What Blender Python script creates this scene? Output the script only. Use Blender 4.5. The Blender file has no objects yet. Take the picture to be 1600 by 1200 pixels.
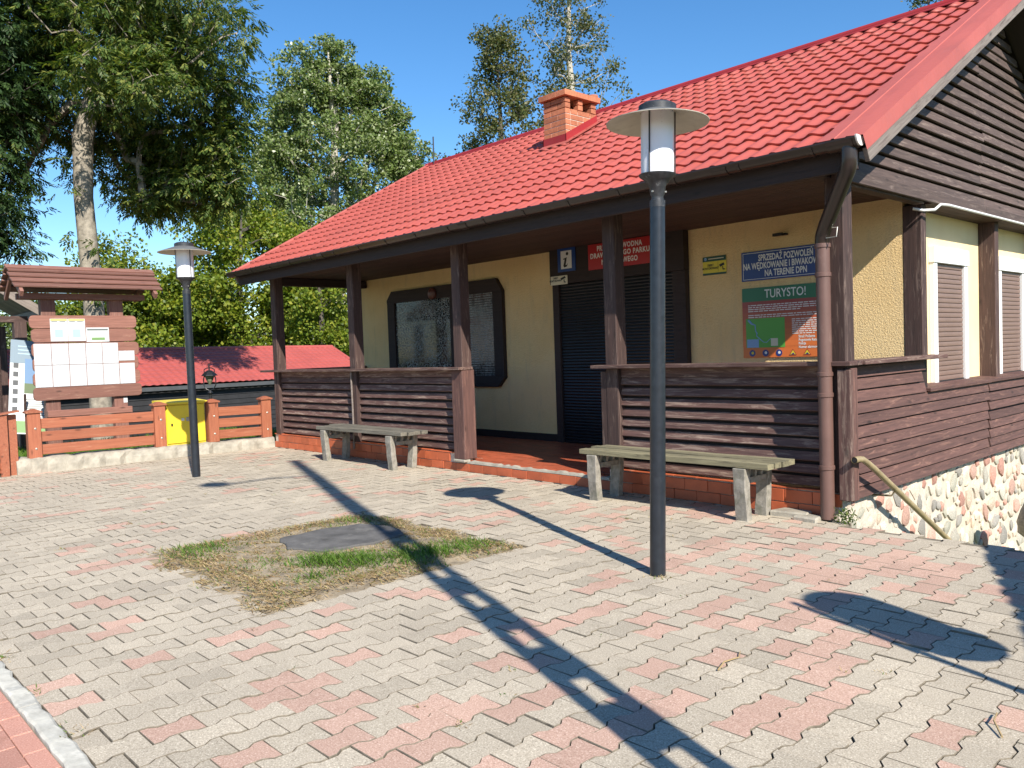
import bpy, bmesh, math, random
import numpy as np
from mathutils import Vector, Matrix

random.seed(7)
rng = np.random.default_rng(7)
scene = bpy.context.scene
col = scene.collection

# ------------------------------------------------------------------ camera, sky, sun, exposure
CAM = np.array([0.0, 0.0, 1.4])
CR = np.array([0.68027927, 0.73211092, -0.03512432])
CU = np.array([-0.00526832, 0.05280451, 0.99859097])
CF = np.array([-0.73293407, 0.67913569, -0.03977881])
cd = bpy.data.cameras.new('camera')
cd.sensor_width = 36.0
cd.lens = 36.0 * 1286.2 / 1600.0
cd.clip_start = 0.05
cd.clip_end = 2000
cam = bpy.data.objects.new('camera', cd)
col.objects.link(cam)
cam.matrix_world = Matrix(((CR[0], CU[0], -CF[0], CAM[0]), (CR[1], CU[1], -CF[1], CAM[1]),
                           (CR[2], CU[2], -CF[2], CAM[2]), (0, 0, 0, 1)))
scene.camera = cam

SUN_EL = math.radians(38.0)
SUN_AZ = math.radians(-20.2)          # direction towards the sun, from +X
SD = Vector((math.cos(SUN_EL) * math.cos(SUN_AZ), math.cos(SUN_EL) * math.sin(SUN_AZ), math.sin(SUN_EL)))
world = bpy.data.worlds.new('World')
scene.world = world
world.use_nodes = True
wn = world.node_tree
wn.nodes.clear()
sky = wn.nodes.new('ShaderNodeTexSky')
sky.sky_type = 'NISHITA'
sky.sun_disc = False
sky.sun_elevation = SUN_EL
sky.sun_rotation = math.radians(90) - SUN_AZ
sky.air_density = 1.0
sky.dust_density = 0.2
sky.ozone_density = 4.0
bgn = wn.nodes.new('ShaderNodeBackground')
bgn.inputs['Strength'].default_value = 0.11
wo = wn.nodes.new('ShaderNodeOutputWorld')
hsn = wn.nodes.new('ShaderNodeHueSaturation')
hsn.inputs['Saturation'].default_value = 1.22
wn.links.new(sky.outputs[0], hsn.inputs['Color'])
wn.links.new(hsn.outputs[0], bgn.inputs['Color'])
wn.links.new(bgn.outputs[0], wo.inputs['Surface'])
sl = bpy.data.lights.new('sun', 'SUN')
sl.energy = 5.0
sl.angle = math.radians(0.53)
sl.color = (1.0, 0.94, 0.84)
sun = bpy.data.objects.new('sun', sl)
col.objects.link(sun)
sun.rotation_euler = SD.to_track_quat('Z', 'Y').to_euler()
sun.location = (5, -5, 12)
vs = scene.view_settings
vs.view_transform = 'Standard'
vs.look = 'None'
vs.exposure = 0.75
vs.gamma = 1.0
vs.use_curve_mapping = False
scene.cycles.max_bounces = 7
scene.cycles.diffuse_bounces = 3
scene.cycles.glossy_bounces = 3
scene.cycles.transmission_bounces = 4


def project(P):
    d = np.asarray(P, float) - CAM
    z = d @ CF
    return 800 + 1286.2 * (d @ CR) / z, 600 - 1286.2 * (d @ CU) / z, z


# ------------------------------------------------------------------ helpers
W = {}
ID = Matrix.Identity(4)


def link(name, mesh, parent=None, M=ID, mat=None, local=False, kind=None):
    o = bpy.data.objects.new(name, mesh)
    col.objects.link(o)
    M = M.copy()
    o.matrix_basis = M
    if mat is not None:
        if not mesh.materials:
            mesh.materials.append(mat)
    if parent is not None:
        o.parent = parent
        if local:
            W[o.name] = W[parent.name] @ M
        else:
            o.matrix_parent_inverse = W[parent.name].inverted()
            W[o.name] = M
    else:
        W[o.name] = M
    if kind:
        o['kind'] = kind
    return o


def tag(o, label, cat, group=None):
    o['label'] = label
    o['category'] = cat
    if group:
        o['group'] = group
    return o


def thing(name, label, cat, loc, M=None, group=None):
    M = M if M is not None else Matrix.Translation(loc)
    o = link(name, None, None, M)
    o.empty_display_size = 0.2
    return tag(o, label, cat, group)


class MB:
    def __init__(s):
        s.v, s.f, s.m = [], [], []

    def add(s, vs_, fs, mi=0):
        b = len(s.v)
        s.v += [tuple(p) for p in vs_]
        s.f += [tuple(b + i for i in f) for f in fs]
        s.m += [mi] * len(fs)
        return s

    def box(s, x0, x1, y0, y1, z0, z1, mi=0):
        return s.add([(x0, y0, z0), (x1, y0, z0), (x1, y1, z0), (x0, y1, z0), (x0, y0, z1), (x1, y0, z1), (x1, y1, z1), (x0, y1, z1)],
                     [(0, 3, 2, 1), (4, 5, 6, 7), (0, 1, 5, 4), (1, 2, 6, 5), (2, 3, 7, 6), (3, 0, 4, 7)], mi)

    def prism(s, pts, axis, a, b, mi=0):
        # pts: 2D polygon in the two remaining axes, extruded along axis from a to b
        n = len(pts)

        def mk(p, t):
            if axis == 0: return (t, p[0], p[1])
            if axis == 1: return (p[0], t, p[1])
            return (p[0], p[1], t)
        V = [mk(p, a) for p in pts] + [mk(p, b) for p in pts]
        F = [tuple(range(n - 1, -1, -1)), tuple(range(n, 2 * n))] + [(i, (i + 1) % n, n + (i + 1) % n, n + i) for i in range(n)]
        return s.add(V, F, mi)

    def tube(s, pts, rad, n=8, caps=True, mi=0):
        pts = [Vector(p) for p in pts]
        if not hasattr(rad, '__len__'): rad = [rad] * len(pts)
        b = len(s.v)
        prev = None
        for i, p in enumerate(pts):
            d = (pts[min(i + 1, len(pts) - 1)] - pts[max(i - 1, 0)])
            d.normalize()
            if prev is None:
                a = d.orthogonal().normalized()
            else:
                a = (prev - d * prev.dot(d))
                if a.length < 1e-5: a = d.orthogonal()
                a.normalize()
            prev = a
            c = d.cross(a)
            for k in range(n):
                t = 2 * math.pi * k / n
                s.v.append(tuple(p + (a * math.cos(t) + c * math.sin(t)) * rad[i]))
        for i in range(len(pts) - 1):
            for k in range(n):
                s.f.append((b + i * n + k, b + i * n + (k + 1) % n, b + (i + 1) * n + (k + 1) % n, b + (i + 1) * n + k))
                s.m.append(mi)
        if caps:
            s.f.append(tuple(b + k for k in range(n - 1, -1, -1)))
            s.f.append(tuple(b + (len(pts) - 1) * n + k for k in range(n)))
            s.m += [mi, mi]
        return s

    def lathe(s, prof, n=24, c=(0, 0, 0), mi=0, closed=True):
        b = len(s.v)
        for r, z in prof:
            for k in range(n):
                t = 2 * math.pi * k / n
                s.v.append((c[0] + r * math.cos(t), c[1] + r * math.sin(t), c[2] + z))
        for i in range(len(prof) - 1):
            for k in range(n):
                s.f.append((b + i * n + k, b + i * n + (k + 1) % n, b + (i + 1) * n + (k + 1) % n, b + (i + 1) * n + k))
                s.m.append(mi)
        if closed:
            s.f.append(tuple(b + k for k in range(n - 1, -1, -1)))
            s.f.append(tuple(b + (len(prof) - 1) * n + k for k in range(n)))
            s.m += [mi, mi]
        return s

    def mesh(s, name, mats=(), smooth=False, bevel=0):
        me = bpy.data.meshes.new(name)
        me.from_pydata(s.v, [], s.f)
        if not isinstance(mats, (list, tuple)): mats = [mats]
        for m in mats: me.materials.append(m)
        if s.m: me.polygons.foreach_set('material_index', s.m)
        bm = bmesh.new()
        bm.from_mesh(me)
        bmesh.ops.recalc_face_normals(bm, faces=bm.faces)
        if bevel:
            bmesh.ops.bevel(bm, geom=list(bm.edges), offset=bevel, segments=1, affect='EDGES')
        bm.to_mesh(me)
        bm.free()
        if smooth is True:
            me.polygons.foreach_set('use_smooth', [True] * len(me.polygons))
        elif smooth:
            me.polygons.foreach_set('use_smooth', [True] * len(me.polygons))
            me.set_sharp_from_angle(angle=math.radians(smooth))
        me.update()
        return me

    def build(s, name, mats, parent=None, M=ID, smooth=False, local=False, kind=None, bevel=0):
        return link(name, s.mesh(name, mats, smooth, bevel), parent, M, None, local, kind)


def frame(p, x, up):
    """matrix with local X along x and local Z near up"""
    x = Vector(x).normalized()
    y = Vector(up).cross(x).normalized()
    z = x.cross(y)
    M = Matrix((x, y, z)).transposed().to_4x4()
    M.translation = Vector(p)
    return M


def board(name, p, q, w, t, up, mat, parent, bevel=0.003, local=False, sag=0.0):
    """plank from p to q, thickness t along 'up', width w across; local X runs along the grain"""
    p, q = Vector(p), Vector(q)
    L = (q - p).length
    mb = MB()
    if sag == 0:
        mb.box(0, L, -w / 2, w / 2, -t / 2, t / 2)
    else:
        n = 6
        b = 0
        for i in range(n + 1):
            e = sag * (random.random() - .5)
            g = sag * (random.random() - .5)
            x = L * i / n
            mb.v += [(x, -w / 2 + e, -t / 2 + g), (x, w / 2 + e, -t / 2 + g), (x, w / 2 + e, t / 2 + g), (x, -w / 2 + e, t / 2 + g)]
        for i in range(n):
            a = i * 4
            for k in range(4):
                mb.f.append((a + k, a + (k + 1) % 4, a + 4 + (k + 1) % 4, a + 4 + k))
                mb.m.append(0)
        mb.f += [(0, 1, 2, 3), (n * 4 + 3, n * 4 + 2, n * 4 + 1, n * 4)]
        mb.m += [0, 0]
        bevel = 0
    return mb.build(name, mat, parent, frame(p, q - p, up), local=local, bevel=bevel)


# ------------------------------------------------------------------ materials
def newmat(name):
    m = bpy.data.materials.new(name)
    m.use_nodes = True
    nt = m.node_tree
    b = nt.nodes['Principled BSDF']
    return m, nt, b


def nd(nt, typ, **kw):
    n = nt.nodes.new(typ)
    for k, v in kw.items():
        if k in n.inputs:
            n.inputs[k].default_value = v
        else:
            setattr(n, k, v)
    return n


def ramp(nt, src, stops, interp='LINEAR'):
    r = nt.nodes.new('ShaderNodeValToRGB')
    r.color_ramp.interpolation = interp
    el = r.color_ramp.elements
    while len(el) < len(stops): el.new(0.5)
    for e, (p, c) in zip(el, stops):
        e.position = p
        e.color = (c[0], c[1], c[2], 1) if hasattr(c, '__len__') else (c, c, c, 1)
    nt.links.new(src, r.inputs[0])
    return r.outputs[0]


def mix(nt, fac, a, b, mode='MIX'):
    n = nt.nodes.new('ShaderNodeMix')
    n.data_type = 'RGBA'
    n.blend_type = mode
    for sock, v in ((n.inputs[0], fac), (n.inputs[6], a), (n.inputs[7], b)):
        if hasattr(v, 'is_output') or isinstance(v, bpy.types.NodeSocket):
            nt.links.new(v, sock)
        elif hasattr(v, '__len__'):
            sock.default_value = (v[0], v[1], v[2], 1)
        else:
            sock.default_value = v
    return n.outputs[2]


def noise(nt, vec, scale, detail=4, rough=0.55, dist=0.0):
    n = nd(nt, 'ShaderNodeTexNoise')
    n.inputs['Scale'].default_value = scale
    n.inputs['Detail'].default_value = detail
    n.inputs['Roughness'].default_value = rough
    n.inputs['Distortion'].default_value = dist
    if vec is not None: nt.links.new(vec, n.inputs['Vector'])
    return n.outputs['Fac']


def coords(nt, kind='Object', scale=(1, 1, 1), rand=True):
    tc = nt.nodes.new('ShaderNodeTexCoord')
    v = tc.outputs[kind]
    if rand:
        oi = nt.nodes.new('ShaderNodeObjectInfo')
        ma = nd(nt, 'ShaderNodeMath', operation='MULTIPLY')
        nt.links.new(oi.outputs['Random'], ma.inputs[0])
        ma.inputs[1].default_value = 37.0
        ad = nd(nt, 'ShaderNodeVectorMath', operation='ADD')
        nt.links.new(v, ad.inputs[0])
        nt.links.new(ma.outputs[0], ad.inputs[1])
        v = ad.outputs[0]
    mp = nt.nodes.new('ShaderNodeMapping')
    mp.inputs['Scale'].default_value = scale
    nt.links.new(v, mp.inputs['Vector'])
    return mp.outputs[0]


def wpos(nt, scale=(1, 1, 1)):
    g = nt.nodes.new('ShaderNodeNewGeometry')
    mp = nt.nodes.new('ShaderNodeMapping')
    mp.inputs['Scale'].default_value = scale
    nt.links.new(g.outputs['Position'], mp.inputs['Vector'])
    return mp.outputs[0]


def bump(nt, bsdf, h, strength=0.4, dist=0.01):
    b = nd(nt, 'ShaderNodeBump')
    b.inputs['Strength'].default_value = strength
    b.inputs['Distance'].default_value = dist
    nt.links.new(h, b.inputs['Height'])
    nt.links.new(b.outputs[0], bsdf.inputs['Normal'])


def objrand(nt, lo, hi):
    oi = nt.nodes.new('ShaderNodeObjectInfo')
    mr = nd(nt, 'ShaderNodeMapRange')
    mr.inputs['To Min'].default_value = lo
    mr.inputs['To Max'].default_value = hi
    nt.links.new(oi.outputs['Random'], mr.inputs['Value'])
    return mr.outputs[0]


def mulval(nt, colr, val):
    h = nt.nodes.new('ShaderNodeHueSaturation')
    nt.links.new(colr, h.inputs['Color'])
    nt.links.new(val, h.inputs['Value'])
    return h.outputs[0]


def wood(name, c1, c2, worn=None, wornamt=0.5, rough=0.75, grain=1.0, var=0.2, bmp=0.5, knots=True):
    m, nt, b = newmat(name)
    v = coords(nt, 'Object', (1.6 * grain, 30 * grain, 30 * grain))
    n1 = noise(nt, v, 1.6, 6, 0.65, 0.6)
    c = ramp(nt, n1, [(0.3, c1), (0.68, c2)])
    if worn:
        v2 = coords(nt, 'Object', (2.2, 22, 22))
        n2 = noise(nt, v2, 1.3, 7, 0.72, 0.9)
        k = ramp(nt, n2, [(0.62 - wornamt * 0.22, 0), (0.76 - wornamt * 0.16, 1)])
        c = mix(nt, k, c, worn)
    if knots:
        v3 = coords(nt, 'Object', (3.2, 9, 9))
        vo = nd(nt, 'ShaderNodeTexVoronoi')
        vo.inputs['Scale'].default_value = 0.9
        nt.links.new(v3, vo.inputs['Vector'])
        kk = ramp(nt, vo.outputs['Distance'], [(0.05, 0.45), (0.16, 1)])
        c = mix(nt, 1.0, c, kk, 'MULTIPLY')
    c = mulval(nt, c, objrand(nt, 1 - var, 1 + var))
    nt.links.new(c, b.inputs['Base Color'])
    b.inputs['Roughness'].default_value = rough
    bump(nt, b, n1, bmp, 0.004)
    return m


def plain(name, c, rough=0.6, metal=0.0, var=0.12, scale=6.0, dirt=None, dirtamt=0.4, bmp=0.0, bscale=80, spec=0.5, obj=False, coat=0):
    m, nt, b = newmat(name)
    v = coords(nt, 'Object', (1, 1, 1))
    n = noise(nt, v, scale, 5, 0.6)
    lo = tuple(x * (1 - var) for x in c)
    hi = tuple(min(1, x * (1 + var)) for x in c)
    cc = ramp(nt, n, [(0.3, lo), (0.7, hi)])
    if dirt:
        n2 = noise(nt, coords(nt, 'Object', (1, 1, 0.6)), scale * 0.7, 8, 0.7, 0.4)
        k = ramp(nt, n2, [(0.66 - dirtamt * 0.25, 0), (0.85 - dirtamt * 0.2, 1)])
        cc = mix(nt, k, cc, dirt)
    if obj:
        cc = mulval(nt, cc, objrand(nt, 0.8, 1.2))
    nt.links.new(cc, b.inputs['Base Color'])
    b.inputs['Roughness'].default_value = rough
    b.inputs['Metallic'].default_value = metal
    b.inputs['Specular IOR Level'].default_value = spec
    if coat: b.inputs['Coat Weight'].default_value = coat
    if bmp:
        bump(nt, b, noise(nt, v, bscale, 4, 0.6), bmp, 0.004)
    return m


def speckle(name, base, dark, light, scale=150):
    """concrete paver: fine aggregate, stains in world space"""
    m, nt, b = newmat(name)
    p = wpos(nt)
    n = noise(nt, p, scale, 3, 0.75)
    c = ramp(nt, n, [(0.34, dark), (0.46, base), (0.56, base), (0.68, light)])
    n2 = noise(nt, p, 1.1, 6, 0.62)
    c = mix(nt, 1.0, c, ramp(nt, n2, [(0.3, (0.88, 0.87, 0.85)), (0.6, (1.04, 1.03, 1.0))]), 'MULTIPLY')
    n3 = noise(nt, p, 9, 6, 0.7)
    c = mix(nt, 1.0, c, ramp(nt, n3, [(0.26, (0.80, 0.79, 0.76)), (0.42, (1, 1, 1))]), 'MULTIPLY')
    nt.links.new(c, b.inputs['Base Color'])
    b.inputs['Roughness'].default_value = 0.9
    b.inputs['Specular IOR Level'].default_value = 0.25
    bump(nt, b, n, 0.5, 0.003)
    return m


M_GREY = [speckle('paver_grey_%d' % i, tuple(x * k for x in (0.42, 0.365, 0.29)), tuple(x * k for x in (0.22, 0.19, 0.15)), tuple(x * k for x in (0.70, 0.64, 0.53)))
          for i, k in enumerate((0.90, 0.98, 1.03, 1.09))]
M_PINK = [speckle('paver_pink_%d' % i, tuple(x * k for x in (0.475, 0.315, 0.25)), tuple(x * k for x in (0.29, 0.18, 0.14)), tuple(x * k for x in (0.72, 0.56, 0.47)))
          for i, k in enumerate((0.94, 1.0, 1.06))]
M_PBRICK = [speckle('paving_brick_%d' % i, tuple(x * k for x in (0.44, 0.225, 0.175)), tuple(x * k for x in (0.32, 0.155, 0.12)), tuple(x * k for x in (0.58, 0.36, 0.3)))
            for i, k in enumerate((0.9, 1.0, 1.1))]
M_SAND = plain('joint_sand', (0.16, 0.135, 0.10), 0.95, var=0.4, scale=30, bmp=0.5)
M_KERB = plain('kerb_concrete', (0.47, 0.45, 0.39), 0.9, var=0.25, scale=14, dirt=(0.2, 0.19, 0.16), dirtamt=0.35, bmp=0.7, bscale=70)
M_ROUGHC = plain('rough_concrete', (0.33, 0.30, 0.245), 0.95, var=0.3, scale=7, dirt=(0.25, 0.23, 0.18), dirtamt=0.4, bmp=1.0, bscale=30)
M_LEGC = plain('bench_concrete', (0.25, 0.23, 0.195), 0.95, var=0.3, scale=18, dirt=(0.12, 0.12, 0.08), dirtamt=0.6, bmp=1.0, bscale=60)
M_BROWN = wood('brown_stained_wood', (0.058, 0.028, 0.023), (0.135, 0.07, 0.058), (0.29, 0.21, 0.165), 0.55)
M_BROWN2 = wood('reddish_brown_boards', (0.062, 0.030, 0.025), (0.125, 0.060, 0.049), (0.22, 0.115, 0.085), 0.35)
M_GABLE = wood('weathered_gable_boards', (0.055, 0.036, 0.031), (0.11, 0.073, 0.062), (0.20, 0.15, 0.125), 0.4)
M_POST = wood('post_wood', (0.036, 0.020, 0.017), (0.075, 0.040, 0.033), (0.22, 0.155, 0.125), 0.35)
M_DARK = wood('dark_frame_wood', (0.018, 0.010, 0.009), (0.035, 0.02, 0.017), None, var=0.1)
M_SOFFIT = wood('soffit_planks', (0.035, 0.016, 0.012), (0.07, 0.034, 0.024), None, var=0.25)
M_GREYW = wood('grey_weathered_wood', (0.10, 0.09, 0.07), (0.21, 0.19, 0.15), (0.06, 0.055, 0.042), 0.5, 0.9)
M_MOSSW = wood('mossy_bench_wood', (0.12, 0.105, 0.062), (0.24, 0.215, 0.13), (0.07, 0.06, 0.042), 0.5, 0.9)
M_RAKE = wood('rake_board_wood', (0.14, 0.11, 0.095), (0.25, 0.21, 0.18), (0.09, 0.06, 0.05), 0.4)
M_FENCE = wood('orange_brown_fence_wood', (0.23, 0.068, 0.033), (0.34, 0.115, 0.058), (0.38, 0.19, 0.11), 0.2, 0.6, var=0.12)
M_INFO = wood('info_board_wood', (0.16, 0.068, 0.048), (0.26, 0.115, 0.083), (0.36, 0.2, 0.14), 0.25, 0.7)
M_INFOR = wood('info_roof_wood', (0.14, 0.060, 0.045), (0.24, 0.115, 0.085), (0.3, 0.2, 0.15), 0.25, 0.7)
M_SHING = wood('grey_shingle_wood', (0.16, 0.13, 0.11), (0.28, 0.235, 0.2), (0.1, 0.08, 0.07), 0.35, 0.9)
M_LOWER = plain('black_stained_wall', (0.018, 0.018, 0.02), 0.7, var=0.3)
M_FLOORT = [plain('floor_tile_red_%d' % i, tuple(x * k for x in (0.36, 0.085, 0.04)), 0.45, var=0.15, scale=9, dirt=(0.3, 0.17, 0.11), dirtamt=0.25) for i, k in enumerate((0.85, 1.0, 1.12))]
M_BASET = [plain('base_tile_orange_%d' % i, tuple(x * k for x in (0.45, 0.105, 0.042)), 0.5, var=0.16, scale=7, dirt=(0.4, 0.22, 0.15), dirtamt=0.2) for i, k in enumerate((0.86, 1.0, 1.1))]
M_CBRICK = [plain('chimney_brick_%d' % i, tuple(x * k for x in (0.43, 0.15, 0.075)), 0.85, var=0.2, scale=20, bmp=0.4) for i, k in enumerate((0.8, 1.0, 1.12))]
M_MORTAR = plain('pale_mortar', (0.52, 0.45, 0.37), 0.95, var=0.2, scale=25, bmp=0.5)
M_STONEM = plain('white_wall_mortar', (0.52, 0.45, 0.36), 0.95, var=0.18, scale=10, dirt=(0.42, 0.37, 0.28), dirtamt=0.3, bmp=0.9, bscale=40)
STC = [(0.45, 0.28, 0.22), (0.40, 0.37, 0.31), (0.52, 0.41, 0.31), (0.27, 0.25, 0.22), (0.56, 0.50, 0.41), (0.41, 0.22, 0.17), (0.54, 0.45, 0.36), (0.37, 0.35, 0.28)]
M_STONE = [plain('field_stone_%d' % i, c, 0.85, var=0.35, scale=16, dirt=tuple(min(1, x * 1.7) for x in c), dirtamt=0.6, bmp=0.8, bscale=50, obj=True) for i, c in enumerate(STC)]
M_GUT = plain('brown_gutter_plastic', (0.028, 0.019, 0.016), 0.28, var=0.15, scale=5, dirt=(0.12, 0.1, 0.09), dirtamt=0.1)
M_PIPE = plain('brown_downpipe', (0.13, 0.072, 0.059), 0.45, var=0.12, scale=6, dirt=(0.24, 0.16, 0.13), dirtamt=0.25)
M_ENDW = plain('white_plastic', (0.7, 0.66, 0.62), 0.5, var=0.08)
M_WHITE = plain('white_window_frame', (0.78, 0.78, 0.76), 0.4, var=0.04)
M_SHUT = plain('brown_roller_shutter', (0.19, 0.12, 0.095), 0.45, var=0.08)
M_DOORS = plain('black_roller_shutter', (0.011, 0.011, 0.013), 0.35, var=0.2)
M_LAMP = plain('lamp_post_paint', (0.015, 0.019, 0.026), 0.32, var=0.25, scale=20, dirt=(0.05, 0.055, 0.06), dirtamt=0.2)
M_CAST = plain('lamp_cast_metal', (0.03, 0.032, 0.036), 0.45, var=0.4, scale=40, dirt=(0.3, 0.3, 0.3), dirtamt=0.25)
M_SHADE = plain('lamp_shade_underside', (0.46, 0.43, 0.36), 0.6, var=0.12, scale=8, dirt=(0.22, 0.19, 0.14), dirtamt=0.4)
M_SHADET = plain('lamp_shade_top', (0.12, 0.12, 0.115), 0.6, var=0.25, scale=9)
M_PAPER = plain('white_paper', (0.56, 0.57, 0.57), 0.6, var=0.02)
M_YELLOW = plain('yellow_painted_metal', (0.68, 0.52, 0.035), 0.45, var=0.06, scale=3, dirt=(0.4, 0.28, 0.04), dirtamt=0.12)
M_BLACK = plain('black_metal', (0.012, 0.012, 0.013), 0.4, var=0.2)
M_GALV = plain('galvanised_steel', (0.42, 0.40, 0.36), 0.4, 0.6, var=0.2, scale=18)
M_RUSTP = plain('ochre_painted_pipe', (0.30, 0.235, 0.13), 0.5, var=0.25, scale=14, dirt=(0.14, 0.085, 0.045), dirtamt=0.35)
M_SLAB = plain('dark_concrete_cover', (0.10, 0.095, 0.09), 0.95, var=0.35, scale=6, dirt=(0.2, 0.19, 0.17), dirtamt=0.45, bmp=0.9, bscale=25)
M_SOIL = plain('dry_soil', (0.27, 0.215, 0.145), 1.0, var=0.45, scale=9, dirt=(0.34, 0.28, 0.18), dirtamt=0.5, bmp=1.0, bscale=40)
M_TURF = plain('lawn_ground', (0.075, 0.10, 0.026), 1.0, var=0.5, scale=1.6, dirt=(0.14, 0.12, 0.05), dirtamt=0.3, bmp=0.8, bscale=12)
M_BARK = plain('ash_bark', (0.27, 0.235, 0.185), 0.95, var=0.4, scale=9, dirt=(0.10, 0.085, 0.065), dirtamt=0.5, bmp=1.0, bscale=24)
M_BARKD = plain('dark_bark', (0.09, 0.075, 0.06), 0.95, var=0.4, scale=9, bmp=1.0, bscale=20)
M_BARKP = plain('pale_poplar_bark', (0.40, 0.37, 0.31), 0.9, var=0.3, scale=3, dirt=(0.15, 0.13, 0.1), dirtamt=0.4)
M_ROOFD = plain('roof_underlay', (0.03, 0.02, 0.018), 0.9)
M_CONDUIT = plain('white_conduit', (0.66, 0.66, 0.64), 0.5, var=0.05)
M_CONCP = plain('mast_concrete', (0.4, 0.38, 0.35), 0.9, var=0.2, scale=6)


def flat(name, c, rough=0.5):
    m, nt, b = newmat(name)
    b.inputs['Base Color'].default_value = (*c, 1)
    b.inputs['Roughness'].default_value = rough
    return m


def roof_mat(name, c):
    m, nt, b = newmat(name)
    p = wpos(nt)
    n = noise(nt, p, 1.3, 6, 0.65)
    cc = ramp(nt, n, [(0.3, tuple(x * 0.86 for x in c)), (0.7, tuple(x * 1.1 for x in c))])
    n2 = noise(nt, p, 26, 6, 0.75)
    cc = mix(nt, ramp(nt, n2, [(0.62, 0), (0.8, 0.35)]), cc, (0.42, 0.2, 0.17))
    n3 = noise(nt, wpos(nt, (5, 0.9, 0.9)), 1.5, 7, 0.7)
    cc = mix(nt, ramp(nt, n3, [(0.5, 0), (0.75, 0.4)]), cc, tuple(x * 0.6 + 0.03 for x in c))
    n4 = noise(nt, p, 5, 8, 0.8)
    cc = mix(nt, ramp(nt, n4, [(0.66, 0), (0.74, 0.35)]), cc, (0.5, 0.33, 0.28))
    nt.links.new(cc, b.inputs['Base Color'])
    nt.links.new(ramp(nt, n2, [(0.3, 0.42), (0.7, 0.6)]), b.inputs['Roughness'])
    b.inputs['Specular IOR Level'].default_value = 0.4
    return m


M_ROOF = roof_mat('red_metal_roof', (0.385, 0.084, 0.064))
M_FLASH = roof_mat('red_metal_flashing', (0.40, 0.098, 0.076))
M_FLASHD = roof_mat('dark_red_flashing', (0.30, 0.024, 0.026))
M_ROOF2 = roof_mat('faded_red_roof', (0.38, 0.085, 0.072))


def stucco():
    m, nt, b = newmat('yellow_stucco')
    p = wpos(nt)
    n = noise(nt, p, 55, 5, 0.7, 0.3)
    n2 = noise(nt, p, 1.2, 6, 0.6)
    c = ramp(nt, n2, [(0.3, (0.78, 0.55, 0.265)), (0.7, (0.86, 0.64, 0.34))])
    c = mix(nt, ramp(nt, n, [(0.3, 0.35), (0.46, 0)]), c, (0.48, 0.34, 0.17))
    n5 = noise(nt, wpos(nt, (3, 3, 0.6)), 2.2, 8, 0.72)
    c = mix(nt, ramp(nt, n5, [(0.52, 0), (0.78, 0.5)]), c, (0.46, 0.37, 0.24))
    nt.links.new(c, b.inputs['Base Color'])
    b.inputs['Roughness'].default_value = 0.92
    b.inputs['Specular IOR Level'].default_value = 0.2
    bump(nt, b, n, 0.9, 0.018)
    return m


M_STUCCO = stucco()


def smoothwall():
    m, nt, b = newmat('pale_yellow_render')
    p = wpos(nt)
    n2 = noise(nt, p, 1.6, 6, 0.6)
    c = ramp(nt, n2, [(0.3, (0.74, 0.56, 0.31)), (0.7, (0.81, 0.64, 0.38))])
    nt.links.new(c, b.inputs['Base Color'])
    b.inputs['Roughness'].default_value = 0.9
    bump(nt, b, noise(nt, p, 90, 4, 0.6), 0.35, 0.006)
    return m


M_RENDER = smoothwall()


def film_reflection_glass(name, grid):
    """dark window glass, crumpled film and a lacy reflection painted into its colour"""
    m, nt, b = newmat(name)
    p = wpos(nt)
    vo = nd(nt, 'ShaderNodeTexVoronoi', feature='DISTANCE_TO_EDGE')
    vo.inputs['Scale'].default_value = 26
    n0 = nd(nt, 'ShaderNodeTexNoise')
    n0.inputs['Scale'].default_value = 14
    n0.inputs['Detail'].default_value = 4
    nt.links.new(p, n0.inputs['Vector'])
    ad = nd(nt, 'ShaderNodeVectorMath', operation='MULTIPLY_ADD')
    nt.links.new(n0.outputs['Color'], ad.inputs[0])
    ad.inputs[1].default_value = (0.09, 0.09, 0.09)
    nt.links.new(p, ad.inputs[2])
    nt.links.new(ad.outputs[0], vo.inputs['Vector'])
    cr = ramp(nt, vo.outputs['Distance'], [(0.0, 1), (0.10, 0)])
    patch = ramp(nt, noise(nt, p, 3.2, 5, 0.7), [(0.36, 0.12), (0.6, 1)])
    k = mix(nt, 1.0, cr, patch, 'MULTIPLY')
    if grid:
        v = wpos(nt, (1, 1, 1))
        wv = nd(nt, 'ShaderNodeTexWave', bands_direction='Z')
        wv.inputs['Scale'].default_value = 9
        wv.inputs['Distortion'].default_value = 0.6
        nt.links.new(v, wv.inputs['Vector'])
        rows = ramp(nt, wv.outputs['Fac'], [(0.25, 0.0), (0.5, 1)])
        sm = ramp(nt, noise(nt, wpos(nt, (9, 9, 2.2)), 2.0, 6, 0.75), [(0.38, 0.05), (0.7, 0.9)])
        k = mix(nt, 0.75, k, mix(nt, 1.0, rows, sm, 'MULTIPLY'))
    c = mix(nt, k, (0.008, 0.010, 0.012), (0.40, 0.41, 0.40))  # pale tone also stands in for the lacy reflection
    nt.links.new(c, b.inputs['Base Color'])
    nt.links.new(ramp(nt, k, [(0, 0.06), (0.6, 0.45)]), b.inputs['Roughness'])
    bump(nt, b, k, 0.3, 0.004)
    return m


M_FILMREFL = film_reflection_glass('film_reflection_window_glass', False)
M_FILMREFL2 = film_reflection_glass('film_reflection_shutter_glass', True)


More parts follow.
